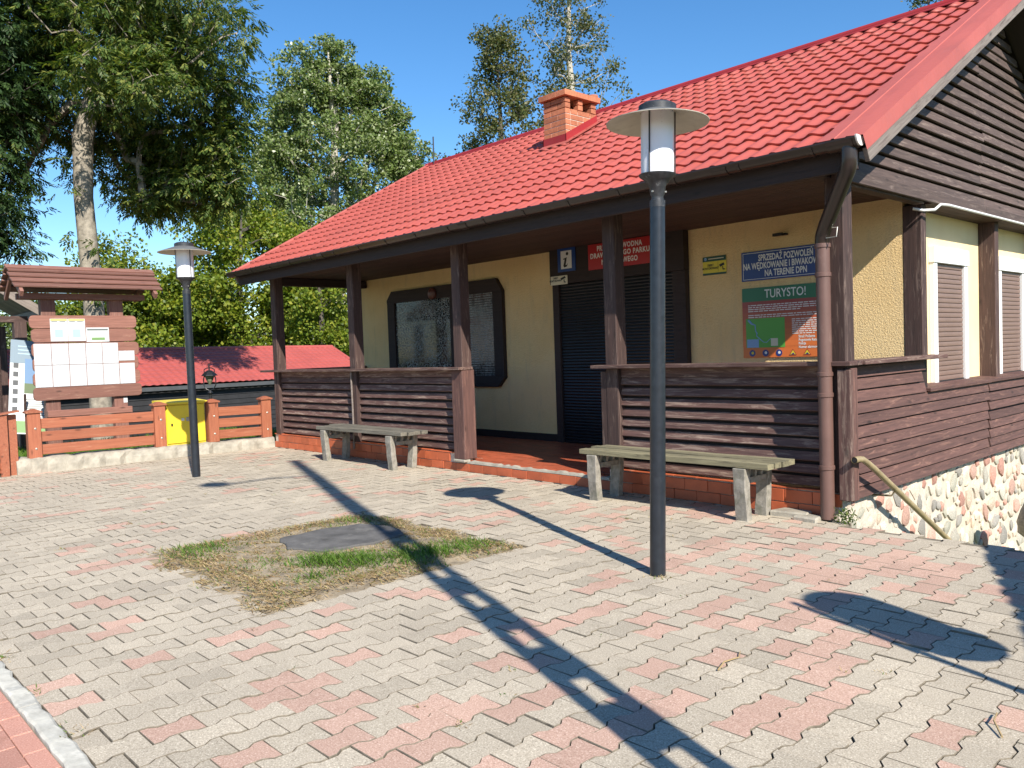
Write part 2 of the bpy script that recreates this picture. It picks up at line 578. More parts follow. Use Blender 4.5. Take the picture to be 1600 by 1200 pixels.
def frosted():
    m, nt, b = newmat('frosted_lamp_globe')
    b.inputs['Base Color'].default_value = (0.75, 0.76, 0.79, 1)
    n = noise(nt, coords(nt, 'Object'), 60, 4, 0.7)
    n2 = noise(nt, coords(nt, 'Object'), 8, 4, 0.7)
    k = mix(nt, 1.0, ramp(nt, n, [(0.63, 0), (0.7, 1)]), ramp(nt, n2, [(0.5, 0), (0.62, 1)]), 'MULTIPLY')
    nt.links.new(mix(nt, k, (0.74, 0.75, 0.79), (0.2, 0.19, 0.16)), b.inputs['Base Color'])
    b.inputs['Roughness'].default_value = 0.22
    b.inputs['Subsurface Weight'].default_value = 0.3
    b.inputs['Subsurface Radius'].default_value = (0.05, 0.05, 0.05)
    return m


M_GLOBE = frosted()


def leafmat(name, cols, trans=0.35, tcol=None, rough=0.5):
    m = bpy.data.materials.new(name)
    m.use_nodes = True
    nt = m.node_tree
    b = nt.nodes['Principled BSDF']
    g = nt.nodes.new('ShaderNodeNewGeometry')
    n = len(cols)
    c = ramp(nt, g.outputs['Random Per Island'], [(i / max(1, n - 1), cc) for i, cc in enumerate(cols)])
    nt.links.new(c, b.inputs['Base Color'])
    b.inputs['Roughness'].default_value = rough
    b.inputs['Specular IOR Level'].default_value = 0.35
    tr = nt.nodes.new('ShaderNodeBsdfTranslucent')
    tc = mix(nt, 1.0, c, tcol or (1.5, 1.6, 0.6), 'MULTIPLY')
    nt.links.new(tc, tr.inputs['Color'])
    ms = nt.nodes.new('ShaderNodeMixShader')
    ms.inputs[0].default_value = trans
    out = nt.nodes['Material Output']
    nt.links.new(b.outputs[0], ms.inputs[1])
    nt.links.new(tr.outputs[0], ms.inputs[2])
    nt.links.new(ms.outputs[0], out.inputs['Surface'])
    return m


M_ASH = leafmat('ash_leaves', [(0.035, 0.07, 0.016), (0.06, 0.105, 0.022), (0.11, 0.15, 0.032), (0.22, 0.23, 0.05)], 0.35)  # palest leaf tones stand in for sunlit highlights
M_ASH2 = leafmat('shaded_ash_leaves', [(0.022, 0.050, 0.016), (0.035, 0.07, 0.02), (0.055, 0.095, 0.026)], 0.25)  # darker copy of the ash leaves, shade of the left crown painted in
M_MAPLE = leafmat('maple_leaves', [(0.07, 0.115, 0.014), (0.14, 0.195, 0.02), (0.20, 0.25, 0.026), (0.29, 0.28, 0.035)], 0.35)
M_POPL = leafmat('poplar_leaves', [(0.07, 0.11, 0.03), (0.125, 0.18, 0.048), (0.175, 0.225, 0.07), (0.28, 0.31, 0.17)], 0.25, rough=0.35)
M_ALDER = leafmat('alder_leaves', [(0.04, 0.062, 0.018), (0.07, 0.09, 0.024), (0.11, 0.115, 0.035), (0.15, 0.13, 0.05)], 0.25)
M_BUSH = leafmat('bush_leaves', [(0.045, 0.08, 0.02), (0.09, 0.13, 0.03), (0.14, 0.17, 0.04)], 0.3)
M_GRASSG = leafmat('green_grass', [(0.055, 0.12, 0.012), (0.09, 0.17, 0.02), (0.13, 0.2, 0.03)], 0.3)
M_GRASSD = leafmat('dry_grass', [(0.15, 0.095, 0.045), (0.31, 0.21, 0.10), (0.47, 0.36, 0.19), (0.27, 0.165, 0.075), (0.20, 0.21, 0.07)], 0.15)


# ------------------------------------------------------------------ batches of pieces: nearest 300 in view as parts, the rest joined
def batch(name, rest_name, meshes, items, parent, limit=300):
    """meshes: list of Mesh (with one material each); items: (mesh index, Matrix)"""
    keyed = []
    for vi, M in items:
        t = M.translation
        x, y, z = project(t)
        vis = z > 0.1 and -60 < x < 1660 and -60 < y < 1260
        keyed.append(((0 if vis else 1, (Vector(t) - Vector(CAM)).length), vi, M))
    keyed.sort(key=lambda k: k[0])
    for k, vi, M in keyed[:limit]:
        link(name, meshes[vi], parent, M)
    rest = keyed[limit:]
    if not rest: return
    arr = []
    mats_ = []
    for me in meshes:
        for m in me.materials:
            if m not in mats_: mats_.append(m)
    for me in meshes:
        co = np.empty(len(me.vertices) * 3)
        me.vertices.foreach_get('co', co)
        arr.append((co.reshape(-1, 3), [tuple(p.vertices) for p in me.polygons], [p.use_smooth for p in me.polygons], [mats_.index(me.materials[p.material_index]) for p in me.polygons]))
    V, F, MI, SM = [], [], [], []
    off = 0
    for _, vi, M in rest:
        co, fs, sm, mi_ = arr[vi]
        A = np.array(M)
        V.append(co @ A[:3, :3].T + A[:3, 3])
        F += [tuple(i + off for i in f) for f in fs]
        MI += mi_
        SM += sm
        off += len(co)
    me = bpy.data.meshes.new(rest_name)
    me.from_pydata(np.concatenate(V).tolist(), [], F)
    for m in mats_: me.materials.append(m)
    me.polygons.foreach_set('material_index', MI)
    me.polygons.foreach_set('use_smooth', SM)
    me.update()
    link(rest_name, me, parent, ID, kind='stuff')


def quads(P, D, N, L, Wd, mid=0.45):
    S = np.cross(D, N)
    S /= np.linalg.norm(S, axis=1, keepdims=True) + 1e-9
    L = L[:, None]
    Wd = Wd[:, None]
    a = P
    b = P + D * L * mid + S * Wd / 2
    c = P + D * L
    d = P + D * L * mid - S * Wd / 2
    return np.stack([a, b, c, d], 1)      # n,4,3


def quad_mesh(name, Q, mats, mi=None):
    n = len(Q)
    me = bpy.data.meshes.new(name)
    me.vertices.add(n * 4)
    me.vertices.foreach_set('co', Q.reshape(-1).astype(np.float32))
    me.loops.add(n * 4)
    me.loops.foreach_set('vertex_index', np.arange(n * 4, dtype=np.int32))
    me.polygons.add(n)
    me.polygons.foreach_set('loop_start', np.arange(0, n * 4, 4, dtype=np.int32))
    if not isinstance(mats, (list, tuple)): mats = [mats]
    for m in mats: me.materials.append(m)
    if mi is not None: me.polygons.foreach_set('material_index', np.asarray(mi, dtype=np.int32))
    me.update(calc_edges=True)
    return me


def unit(a):
    return a / (np.linalg.norm(a, axis=-1, keepdims=True) + 1e-9)


# ------------------------------------------------------------------ ground
def gh(x, y):
    """height of the terrain sheet"""
    def ss(a, b, t):
        t = max(0, min(1, (t - a) / (b - a)))
        return t * t * (3 - 2 * t)
    h = 0.06 - 2.0 * ss(15.2, 20.5, -x)              # lawn behind the fence, falling to the shore
    if x > -12.5:
        h = -0.6
        if y > 6.0: h = -0.55 - 0.75 * ss(6.0, 11.0, y)
    if y > 14: h = min(h, -1.3)
    return h


xs = [-600, -300, -150, -80, -60, -45, -36, -30, -26, -23, -21, -20, -19, -18, -17, -16, -15.2, -14.4, -13.6, -12.9, -12.52, -12.45, -10, -7, -4, -2, 0, 2, 4, 8, 14, 25, 60, 150, 300, 600]
ys = [-600, -200, -60, -20, -8, -4, -2, 0, 2, 3, 4, 5, 5.9, 6.2, 7, 8, 9, 10, 11, 12.5, 14, 16, 20, 26, 34, 45, 60, 90, 150, 300, 600]
mb = MB()
for y in ys:
    for x in xs:
        mb.v.append((x, y, gh(x, y)))
nx = len(xs)
for j in range(len(ys) - 1):
    for i in range(nx - 1):
        mb.f.append((j * nx + i, j * nx + i + 1, (j + 1) * nx + i + 1, (j + 1) * nx + i))
        mb.m.append(0)
mb.build('ground', M_TURF, smooth=True, kind='structure')

# plaza slab (joint sand between the stones)
PX0, PX1, PY0, PY1 = -12.36, 5.5, 0.82, 6.16
mb = MB()
mb.prism([(PX0, PY0), (PX1, PY0), (PX1, 6.02), (-2.86, 6.02), (-2.86, PY1), (PX0, PY1)], 2, -0.8, -0.016)
plaza = mb.build('plaza_paving', M_SAND, kind='structure')


def paver_mesh(name, mat, half=0):
    a, bw = 0.0815, 0.0585
    g = 0.0017
    prof = [(a, -0.1), (a, -0.066), (bw, -0.036), (bw, 0.036), (a, 0.066), (a, 0.1)]
    pts = prof + [(-x, y) for x, y in reversed(prof)]
    if half:      # piece cut to the upper or lower half for the border
        pts = [(bw, 0.0), (bw, 0.036), (a, 0.066), (a, 0.1), (-a, 0.1), (-a, 0.066), (-bw, 0.036), (-bw, 0.0)]
        if half < 0: pts = [(x, -y) for x, y in pts[::-1]]

    def inset(d):
        return [(x - math.copysign(d, x), y * (0.1 - d) / 0.1 if abs(y) == 0.1 else y) for x, y in pts]
    o, i = inset(g), inset(g + 0.0018)
    m = MB()
    n = len(pts)
    m.v = [(x, y, 0) for x, y in i] + [(x, y, -0.003) for x, y in o] + [(x, y, -0.024) for x, y in o]
    m.f = [tuple(range(n))] + [(k + n, (k + 1) % n + n, (k + 1) % n, k) for k in range(n)] + [(k + 2 * n, (k + 1) % n + 2 * n, (k + 1) % n + n, k + n) for k in range(n)]
    m.m = [0] + [1] * (2 * n)
    me = m.mesh(name, [mat, M_SAND])
    # make sure the top faces up
    if me.polygons[0].normal.z < 0: me.flip_normals()
    return me


pav_meshes = [paver_mesh('paver', m) for m in M_GREY + M_PINK] + [paver_mesh('paver', m, h) for h in (1, -1) for m in M_GREY]
GX0, GX1, GY0, GY1 = -6.22, -4.30, 2.08, 3.92          # planted square left open in the paving
items = []
PITX = 0.14
ncol = int((PX1 - PX0) / PITX)
nrow = int((PY1 - PY0) / 0.2) + 2
prevp = {}
for i in range(ncol):
    x = PX0 + 0.075 + i * PITX
    for j in range(nrow):
        y = PY0 + 0.1 + j * 0.2 + (0.1 if i % 2 else 0.0) - 0.1
        hv = 0
        if y < PY0 + 0.05: hv = 1
        if y > PY1 - 0.06:
            if x > -2.86: continue
            hv = -1
        if hv and abs(y - (PY0 if hv > 0 else PY1)) > 0.08: continue
        if hv:
            items.append(((7 if hv > 0 else 11) + random.randrange(4), Matrix.Translation((x, y, random.gauss(0, 0.0012)))))
            continue
        if x > -2.86 and y > 5.93: continue
        if GX0 - 0.03 < x < GX1 + 0.03 and GY0 - 0.02 < y < GY1 + 0.02: continue
        p = 0.075 + 0.07 * max(0, min(1, (x + 6.5) / 4))
        p += 0.32 * math.exp(-((x + 2.4) / 1.7) ** 2 - ((y - 4.9) / 0.8) ** 2)
        p += 0.14 * math.exp(-((x + 1.6) / 2.2) ** 2 - ((y - 2.6) / 0.9) ** 2)
        p += 0.12 * math.exp(-((x + 3.0) / 1.0) ** 2 - ((y - 1.3) / 0.5) ** 2)
        if prevp.get((i - 1, j)) or prevp.get((i - 1, j - 1)): p += 0.14
        pink = random.random() < p
        prevp[(i, j)] = pink
        vi = 4 + random.randrange(3) if pink else random.choices(range(4), (1, 3, 3, 2))[0]
        M = Matrix.Translation((x, y, random.gauss(0, 0.0014) + 0.006 * math.sin(x * 1.7 + 1) * math.sin(y * 2.3))) @ Matrix.Rotation(random.gauss(0, 0.009), 4, 'X') @ Matrix.Rotation(random.gauss(0, 0.009), 4, 'Y') @ Matrix.Rotation(random.gauss(0, 0.006), 4, 'Z')
        items.append((vi, M))
batch('paver', 'far_pavers', pav_meshes, items, plaza)

# kerb along the near edge, in lengths of a metre
ks = link('kerb', MB().box(-13, 5.5, 0.745, 0.815, -0.5, -0.03).mesh('kerb', M_KERB), kind='structure')
x = -12.9
while x < 5.4:
    L = 1.0
    mb = MB()
    n = 14
    for i in range(n + 1):
        xx = L * i / n
        w0, w1 = -0.037 + random.gauss(0, 0.003), 0.038 + random.gauss(0, 0.0045)
        z = 0.008 + random.gauss(0, 0.002)
        mb.v += [(xx, w0, -0.1), (xx, w0, z - 0.006), (xx, w0 + 0.01, z), (xx, w1 - 0.01, z), (xx, w1, z - 0.006), (xx, w1, -0.1)]
    for i in range(n):
        for k in range(5):
            mb.f.append((i * 6 + k, i * 6 + k + 1, (i + 1) * 6 + k + 1, (i + 1) * 6 + k))
            mb.m.append(0)
    mb.f += [tuple(range(6)), tuple(n * 6 + k for k in range(5, -1, -1))]
    mb.m += [0, 0]
    mb.build('kerb_stone', M_KERB, ks, Matrix.Translation((x + 0.004, 0.78, 0)))
    x += L + 0.006

# red brick paving beyond the kerb
bp = link('brick_path', MB().box(-13, 5.5, -3.0, 0.742, -0.5, -0.022).mesh('brick_path', M_SAND), kind='structure')
bm_ = [MB().box(-0.0975, 0.0975, -0.0385, 0.0385, -0.02, 0).mesh('paving_brick', m, bevel=0.003) for m in M_PBRICK]
items = []
for j in range(46):
    y = 0.70 - j * 0.08
    for i in range(64):
        xx = -8.5 + i * 0.2 + (0.1 if j % 2 else 0)
        items.append((random.randrange(3), Matrix.Translation((xx, y, -0.006 + random.gauss(0, 0.001)))))
batch('paving_brick', 'far_paving_bricks', bm_, items, bp, 60)

# ------------------------------------------------------------------ planted square with concrete cover
soil_mb = MB()
n = 26
for j in range(n + 1):
    for i in range(n + 1):
        u, v = i / n, j / n
        px = GX0 - 0.10 + u * (GX1 - GX0 + 0.20)
        py = GY0 - 0.10 + v * (GY1 - GY0 + 0.20)
        e = min(u, 1 - u, v, 1 - v)
        z = -0.010 + 0.035 * min(1, e * 6) + (random.random() - 0.5) * 0.016
        soil_mb.v.append((px, py, z))
for j in range(n):
    for i in range(n):
        a = j * (n + 1) + i
        soil_mb.f.append((a, a + 1, a + n + 2, a + n + 1))
        soil_mb.m.append(0)
soil_mb.build('soil_bed', M_SOIL, smooth=True, kind='structure')

ng = 34000
gp = np.column_stack([rng.uniform(GX0 - 0.16, GX1 + 0.16, ng), rng.uniform(GY0 - 0.22, GY1 + 0.14, ng), np.zeros(ng)])
ed = np.minimum.reduce([gp[:, 0] - GX0, GX1 - gp[:, 0], gp[:, 1] - GY0, GY1 - gp[:, 1]])
wob = 0.09 * np.sin(gp[:, 0] * 9) * np.cos(gp[:, 1] * 7 + 1)
keep = rng.random(ng) < np.clip(0.12 + (ed + 0.08 + wob) * 6, 0, 1) * (ed > -0.2)
cxs, cys = -5.45, 3.25
keep &= ((gp[:, 0] - cxs) / 0.36) ** 2 + ((gp[:, 1] - cys) / 0.44) ** 2 > 0.95
gp = gp[keep]
ed = ed[keep]
tuft = np.zeros(len(gp))
for tx, ty, tr, s in ((-4.72, 2.95, 0.2, 1.3), (-4.55, 3.35, 0.24, 1.2), (-4.95, 2.78, 0.15, 1.5), (-5.95, 2.35, 0.25, 0.7), (-4.5, 3.75, 0.2, 0.8), (-5.9, 3.6, 0.25, 0.4), (-4.62, 2.55, 0.12, 0.8), (-5.2, 2.5, 0.2, 0.4)):
    tuft += s * np.exp(-((gp[:, 0] - tx) ** 2 + (gp[:, 1] - ty) ** 2) / tr ** 2)
green = rng.random(len(gp)) < np.clip(tuft * 0.7 + 0.04, 0, 0.9)
hgt = np.where(green, 0.035 + 0.05 * np.clip(tuft, 0, 1.3), 0.05) * rng.uniform(0.5, 1.3, len(gp))
tilt = np.where(green, rng.uniform(0.3, 1.3, len(gp)), rng.uniform(0.02, 0.5, len(gp)))
az = rng.uniform(0, 2 * np.pi, len(gp))
D = unit(np.column_stack([np.cos(az), np.sin(az), tilt]))
N = unit(np.column_stack([-np.sin(az) * 0.3, np.cos(az) * 0.3, np.ones(len(gp))]))
gp[:, 2] = np.where(ed > 0.02, 0.018, 0.003)
link('grass', quad_mesh('grass', quads(gp, D, N, hgt, rng.uniform(0.003, 0.008, len(gp)), 0.3), [M_GRASSD, M_GRASSG], green.astype(int)), kind='stuff')['label'] = 'dry and green grass in the open square of the paving'
# concrete cover
pts = [(-0.33, -0.36), (0.02, -0.47), (0.30, -0.34), (0.36, 0.02), (0.30, 0.36), (0.0, 0.45), (-0.30, 0.34), (-0.37, -0.02)]
poly = []
for i in range(8):
    p, q = pts[i], pts[(i + 1) % 8]
    for k in range(4):
        t = k / 4
        poly.append((p[0] + (q[0] - p[0]) * t + random.gauss(0, 0.008), p[1] + (q[1] - p[1]) * t + random.gauss(0, 0.008)))
mb = MB()
mb.prism(poly, 2, -0.01, 0.045)
cov = mb.build('concrete_cover', M_SLAB, None, Matrix.Translation((cxs, cys, 0)), bevel=0.008)
tag(cov, 'dark flat concrete cover lying in the grass square of the paving', 'cover')

# weeds in the joints
wl, wmi = [], []
spots = [(-3.05, 3.96, 1.0), (-3.14, 4.06, 0.9), (-3.02, 4.0, 0.8), (-6.6, 3.9, 0.7), (-7.6, 2.4, 0.8), (-7.0, 1.7, 0.6), (-4.3, 5.2, 0.5), (-4.0, 5.4, 0.5), (-4.15, 5.35, 0.4), (-4.6, 0.83, 1.0), (-3.45, 0.84, 1.2), (-3.42, 0.86, 1.0), (-4.0, 0.83, 0.7), (-8.6, 3.1, 0.6), (-5.6, 5.0, 0.4), (-2.4, 1.9, 0.4)]
for k in range(60): spots.append((random.uniform(-11, -1), random.uniform(1, 6), random.uniform(0.15, 0.4)))
for sx, sy, s in spots:
    nb = int(26 * s) + 4
    a = rng.uniform(0, 2 * np.pi, nb)
    P = np.column_stack([sx + rng.normal(0, 0.03 * s + 0.006, nb), sy + rng.normal(0, 0.02 * s + 0.004, nb), np.full(nb, -0.004)])
    D = unit(np.column_stack([np.cos(a), np.sin(a), rng.uniform(0.1, 1.0, nb)]))
    N = np.tile([0, 0, 1.0], (nb, 1)) + rng.normal(0, 0.3, (nb, 3))
    wl.append(quads(P, D, unit(N), rng.uniform(0.012, 0.04, nb) * (0.6 + s * 0.6), rng.uniform(0.003, 0.006, nb), 0.4))
    wmi += list((rng.random(nb) < 0.35).astype(int))
link('weeds', quad_mesh('weeds', np.concatenate(wl), [M_GRASSD, M_GRASSG], wmi), kind='stuff')['label'] = 'small dry weeds growing in the joints of the paving'

#PART2
# ------------------------------------------------------------------ the visitor building
B = thing('visitor_building', 'yellow stucco visitor building with red tiled roof and dark wooden porch', 'building', (-7.7, 6.15, 0))
YW, XS = 7.89, -3.13                      # front wall, side wall planes
YE, ZE, YR, ZR = 5.82, 2.80, 9.78, 4.98   # eave and ridge
ANG = math.atan2(ZR - ZE, YR - YE)
SLOPE = math.hypot(ZR - ZE, YR - YE)
RX0, RX1 = -12.73, -2.53

# walls
mb = MB()
mb.box(-12.45, XS, YW, YW + 0.22, -0.9, 2.72)
fw_ = mb.build('front_wall', M_STUCCO, B)
mb = MB()
mb.box(XS - 0.22, XS, YW + 0.22, 12.0, -1.2, 2.66)
mb.box(-12.45, -12.23, YW + 0.22, 12.0, -1.2, 2.66)
mb.box(-12.23, XS - 0.22, 11.8, 12.0, -1.2, 2.66)
mb.build('side_wall', M_RENDER, B)
mb = MB()
mb.box(-12.2, -7.62, YW - 0.012, YW - 0.001, 0.12, 0.27)
mb.build('skirting', M_DARK, B)

# porch base and floor
mb = MB()
mb.box(-12.28, -7.62, 6.166, 6.40, -0.5, 0.205)
mb.box(-5.28, -2.96, 6.166, 6.40, -0.5, 0.205)
mb.box(-7.62, -5.28, 6.166, 6.40, -0.5, 0.108)
base = mb.build('porch_base', M_MORTAR, B)
tiles = [MB().box(-0.119, 0.119, 0, 0.016, -0.047, 0.047).mesh('base_tile', m, bevel=0.002) for m in M_BASET]
items = []
x = -12.28 + 0.12
k = 0
while x < -3.0:
    ent = -7.70 < x < -5.20
    for j, z in enumerate((0.047, 0.148)):
        if ent and j == 1: continue
        off = 0.12 if j == 1 else 0
        xx = x + off
        if xx > -3.02 or (-7.72 < xx < -5.22 and j == 1): continue
        M = Matrix.Translation((xx, 6.148 + random.gauss(0, 0.0012), z + random.gauss(0, 0.0015))) @ Matrix.Diagonal((1, 1, 1.06 if j else 0.96, 1))
        items.append((random.randrange(3), M))
    x += 0.243
batch('base_tile', 'far_base_tiles', tiles, items, base)
cap_t = [MB().box(-0.119, 0.119, -0.05, 0.05, 0, 0.012).mesh('edge_tile', m, bevel=0.002) for m in M_BASET]
x = -12.16
while x < -3.0:
    if not (-7.72 < x < -5.2):
        link('edge_tile', cap_t[random.randrange(3)], base, Matrix.Translation((x, 6.197, 0.207 + random.gauss(0, 0.001))))
    x += 0.243
# broken mortar lip at the entrance step
mb = MB()
n = 40
for i in range(n + 1):
    x = -7.62 + 2.34 * i / n
    w = 0.035 + 0.02 * random.random()
    z = 0.122 + random.gauss(0, 0.004)
    mb.v += [(x, 6.150, 0.10), (x, 6.156, z), (x, 6.16 + w, z + 0.004), (x, 6.17 + w, 0.10)]
for i in range(n):
    for q in range(3):
        mb.f.append((i * 4 + q, i * 4 + q + 1, i * 4 + 5 + q, i * 4 + 4 + q))
        mb.m.append(0)
mb.build('step_mortar', M_ROUGHC, base)
mb = MB()
mb.prism([(6.40, -0.5), (YW, -0.5), (YW, 0.165), (6.40, 0.118)], 0, -12.28, -2.96)
floor = mb.build('porch_floor', M_MORTAR, B)
ft = [MB().box(-0.121, 0.121, -0.0305, 0.0305, 0, 0.014).mesh('floor_tile', m, bevel=0.0015) for m in M_FLOORT]
items = []
fa = math.atan2(0.047, YW - 6.40)
for j in range(27):
    y = 6.22 + j * 0.0635
    if y > YW - 0.03: break
    z = 0.118 + (y - 6.40) * 0.0315
    for i in range(38):
        x = -12.1 + i * 0.245 + (0.12 if j % 2 else 0)
        if x > -3.05: continue
        if y < 6.42 and not (-7.5 < x < -5.4): continue
        items.append((random.randrange(3), Matrix.Translation((x, y, z + random.gauss(0, 0.0007))) @ Matrix.Rotation(fa, 4, 'X')))
batch('floor_tile', 'far_floor_tiles', ft, items, floor)

# posts
def post(x, y, w, d, z0, z1, mat=M_POST, name='post', bev=0.008):
    M = frame((x, y, z0), (0, 0, 1), (0, -1, 0))
    return MB().box(0, z1 - z0, -w / 2, w / 2, -d / 2, d / 2).build(name, mat, B, M, bevel=bev)


for x in (-12.13, -9.86, -7.55, -5.20, -2.945):
    post(x, 6.215, 0.15, 0.15, 0.215 if x not in (-7.55,) else 0.14, 2.72)
# boxed-in foot of the post at the entrance, thin posts at panel ends
post(-7.55, 6.205, 0.205, 0.19, 0.145, 1.20, M_BROWN2, 'post_casing')
MB().box(-7.66, -7.45, 6.10, 6.20, 0.11, 0.145).build('post_foot', M_ROUGHC, B, bevel=0.01)
post(-5.31, 6.17, 0.075, 0.05, 0.22, 1.17, M_POST, 'end_batten', 0.004)
MB().tube([(-9.87, 6.115, 0.12), (-9.868, 6.118, 0.7), (-9.872, 6.115, 1.19)], 0.013, 8).build('cable_pipe', M_RAKE, B, smooth=40)
post(-2.862, 6.10, 0.10, 0.05, 0.17, 1.17, M_BROWN, 'corner_board', 0.004)
post(-2.845, 6.17, 0.05, 0.10, 0.16, 1.18, M_BROWN2, 'corner_board', 0.004)
for y in (7.94, 9.95, 11.6):
    post(XS + 0.085, y, 0.17, 0.11, 0.93 if y > 8 else 1.22, 2.61, M_POST, 'wall_post')

# front railing panels: overlapping tilted boards
rail = link('porch_railing', MB().box(-12.2, -7.62, 6.25, 6.265, 0.23, 1.19).mesh('porch_railing', M_DARK), B)
MB().box(-5.27, -3.0, 6.25, 6.265, 0.23, 1.19).build('backing_panel', M_DARK, rail)
th = math.radians(22)
for a, b in ((-12.22, -9.90), (-9.84, -7.66), (-5.27, -3.0)):
    for k in range(9):
        z = 0.272 + k * 0.1
        jit = random.gauss(0, 0.003)
        board('railing_board', (a, 6.205, z + jit), (b, 6.205, z + random.gauss(0, 0.003)), 0.074, 0.022, (0, -math.cos(th), math.sin(th)), M_BROWN, rail, 0.002)
for a, b in ((-12.22, -7.66), (-5.27, -3.0)):
    board('railing_top_board', (a, 6.205, 1.155), (b, 6.205, 1.155), 0.085, 0.02, (0, -1, 0), M_BROWN, rail, 0.002)
board('handrail', (-12.5, 6.165, 1.217), (-7.44, 6.165, 1.217), 0.22, 0.034, (0, 0, 1), M_BROWN, rail, 0.004)
board('handrail', (-5.40, 6.165, 1.217), (-2.80, 6.165, 1.217), 0.22, 0.034, (0, 0, 1), M_BROWN, rail, 0.004)
board('handrail', (-2.88, 6.28, 1.218), (-2.88, 7.97, 1.218), 0.20, 0.034, (0, 0, 1), M_BROWN, rail, 0.004)
board('handrail', (-12.28, 6.28, 1.218), (-12.28, 7.88, 1.218), 0.18, 0.034, (0, 0, 1), M_BROWN, rail, 0.004)
for k in range(9):
    z = 0.272 + k * 0.1
    board('railing_board', (-12.27, 7.86, z), (-12.27, 6.3, z), 0.104, 0.02, (-math.cos(th), 0, math.sin(th)), M_BROWN, rail, 0.002)

# side cladding below the windows and beside the porch
sc_ = MB()
sc_.box(-3.12, -2.93, 6.26, 7.885, 0.16, 1.19)
sc_.box(-3.12, -2.93, 7.885, 12.4, 0.16, 0.90)
clad = sc_.build('side_cladding', M_DARK, B)
th2 = math.radians(12)
for k in range(11):
    z = 0.185 + k * 0.0955
    up = (math.cos(th2), 0, math.sin(th2))
    if z < 0.9:
        for a, b in ((6.20, 9.42 + random.uniform(-.03, .03)), (9.45, 12.4)):
            zz = z + (random.gauss(0, 0.003)) - (0.0 if a < 7 else random.uniform(0, 0.014))
            board('cladding_board', (-2.905, a, zz), (-2.905, b, zz), 0.086, 0.022, up, M_BROWN2, clad, 0.002)
    else:
        board('cladding_board', (-2.905, 6.20, z), (-2.905, 7.72 + random.uniform(-.03, .05), z + random.gauss(0, .003)), 0.086, 0.022, up, M_BROWN2, clad, 0.002)
board('sill_board', (-2.995, 7.80, 0.925), (-2.995, 9.43, 0.925), 0.26, 0.032, (0.06, 0, 1), M_BROWN2, clad, 0.004)
board('sill_board', (-2.995, 9.44, 0.928), (-2.995, 12.4, 0.928), 0.26, 0.032, (0.06, 0, 1), M_BROWN2, clad, 0.004)

# field-stone plinth
mb = MB()
mb.box(-3.2, -2.97, 6.17, 12.4, -1.6, 0.155)
plinth = mb.build('stone_plinth', M_STONEM, B)


def stone_mesh(seed, mat):
    r = random.Random(seed)
    n = 9
    m = MB()
    rad = [r.uniform(0.62, 1.12) for _ in range(n)]
    ell = r.uniform(0.5, 0.9)
    rot = r.uniform(0, math.pi)
    P = []
    for k in range(n):
        t = 2 * math.pi * k / n
        x, y = math.cos(t) * rad[k], math.sin(t) * rad[k] * ell
        P.append((x * math.cos(rot) - y * math.sin(rot), x * math.sin(rot) + y * math.cos(rot)))
    m.v = [(-0.2, p[0], p[1]) for p in P] + [(0.16, p[0] * .86, p[1] * .86) for p in P] + [(0.25 + r.uniform(-.04, .04), p[0] * .45, p[1] * .45) for p in P]
    m.f = [(k, (k + 1) % n, (k + 1) % n + n, k + n) for k in range(n)] + [(k + n, (k + 1) % n + n, (k + 1) % n + 2 * n, k + 2 * n) for k in range(n)] + [tuple(range(2 * n, 3 * n))]
    m.m = [0] * len(m.f)
    return m.mesh('stone', mat, smooth=50)


stones = [stone_mesh(100 + i, M_STONE[i % 8]) for i in range(24)]
items = []
placed = []
tries = 0
while len(items) < 640 and tries < 12000:
    tries += 1
    y, z = random.uniform(6.22, 12.3), random.uniform(-1.15, 0.11)
    r = random.choice((0.055, 0.065, 0.08, 0.095, 0.11)) if tries > 500 else random.choice((0.10, 0.12, 0.14))
    if z + r * .8 > 0.16: continue
    if any((y - b[0]) ** 2 + (z - b[1]) ** 2 < ((r + b[2]) * 0.74) ** 2 for b in placed): continue
    placed.append((y, z, r))
    items.append((random.randrange(24), Matrix.Translation((-2.972, y, z)) @ Matrix.Rotation(random.uniform(0, 6.28), 4, 'X') @ Matrix.Diagonal((0.09 + 0.22 * r, r, r, 1))))
batch('stone', 'far_stones', stones, items, plinth)

# side windows with roller shutters
for (y0, y1) in ((8.50, 9.42), (10.42, 11.35)):
    z0, z1 = 0.945, 2.28
    fr = MB()
    fr.box(XS, XS + 0.05, y0, y0 + 0.085, z0, z1 - 0.16)
    fr.box(XS, XS + 0.05, y1 - 0.085, y1, z0, z1 - 0.16)
    fr.box(XS, XS + 0.062, y0 - 0.01, y1 + 0.01, z1 - 0.16, z1)
    win = fr.build('shuttered_window', M_WHITE, B, bevel=0.003)
    sm = MB().prism([(0.0, -0.023), (0.010, -0.020), (0.013, 0.0), (0.010, 0.020), (0.0, 0.023)], 1, y0 + 0.087, y1 - 0.087).mesh('shutter_slat', M_SHUT, smooth=40)
    z = z0 + 0.035
    while z < z1 - 0.18:
        link('shutter_slat', sm, win, Matrix.Translation((XS + 0.012, 0, z)))
        z += 0.0485
    MB().box(XS + 0.005, XS + 0.012, y0 + 0.087, y1 - 0.087, z0, z1 - 0.17).build('shutter_back', M_BLACK, win)
    MB().box(XS, XS + 0.03, y0 + 0.087, y1 - 0.087, z0 - 0.0, z0 + 0.014).build('shutter_end_bar', M_BLACK, win)

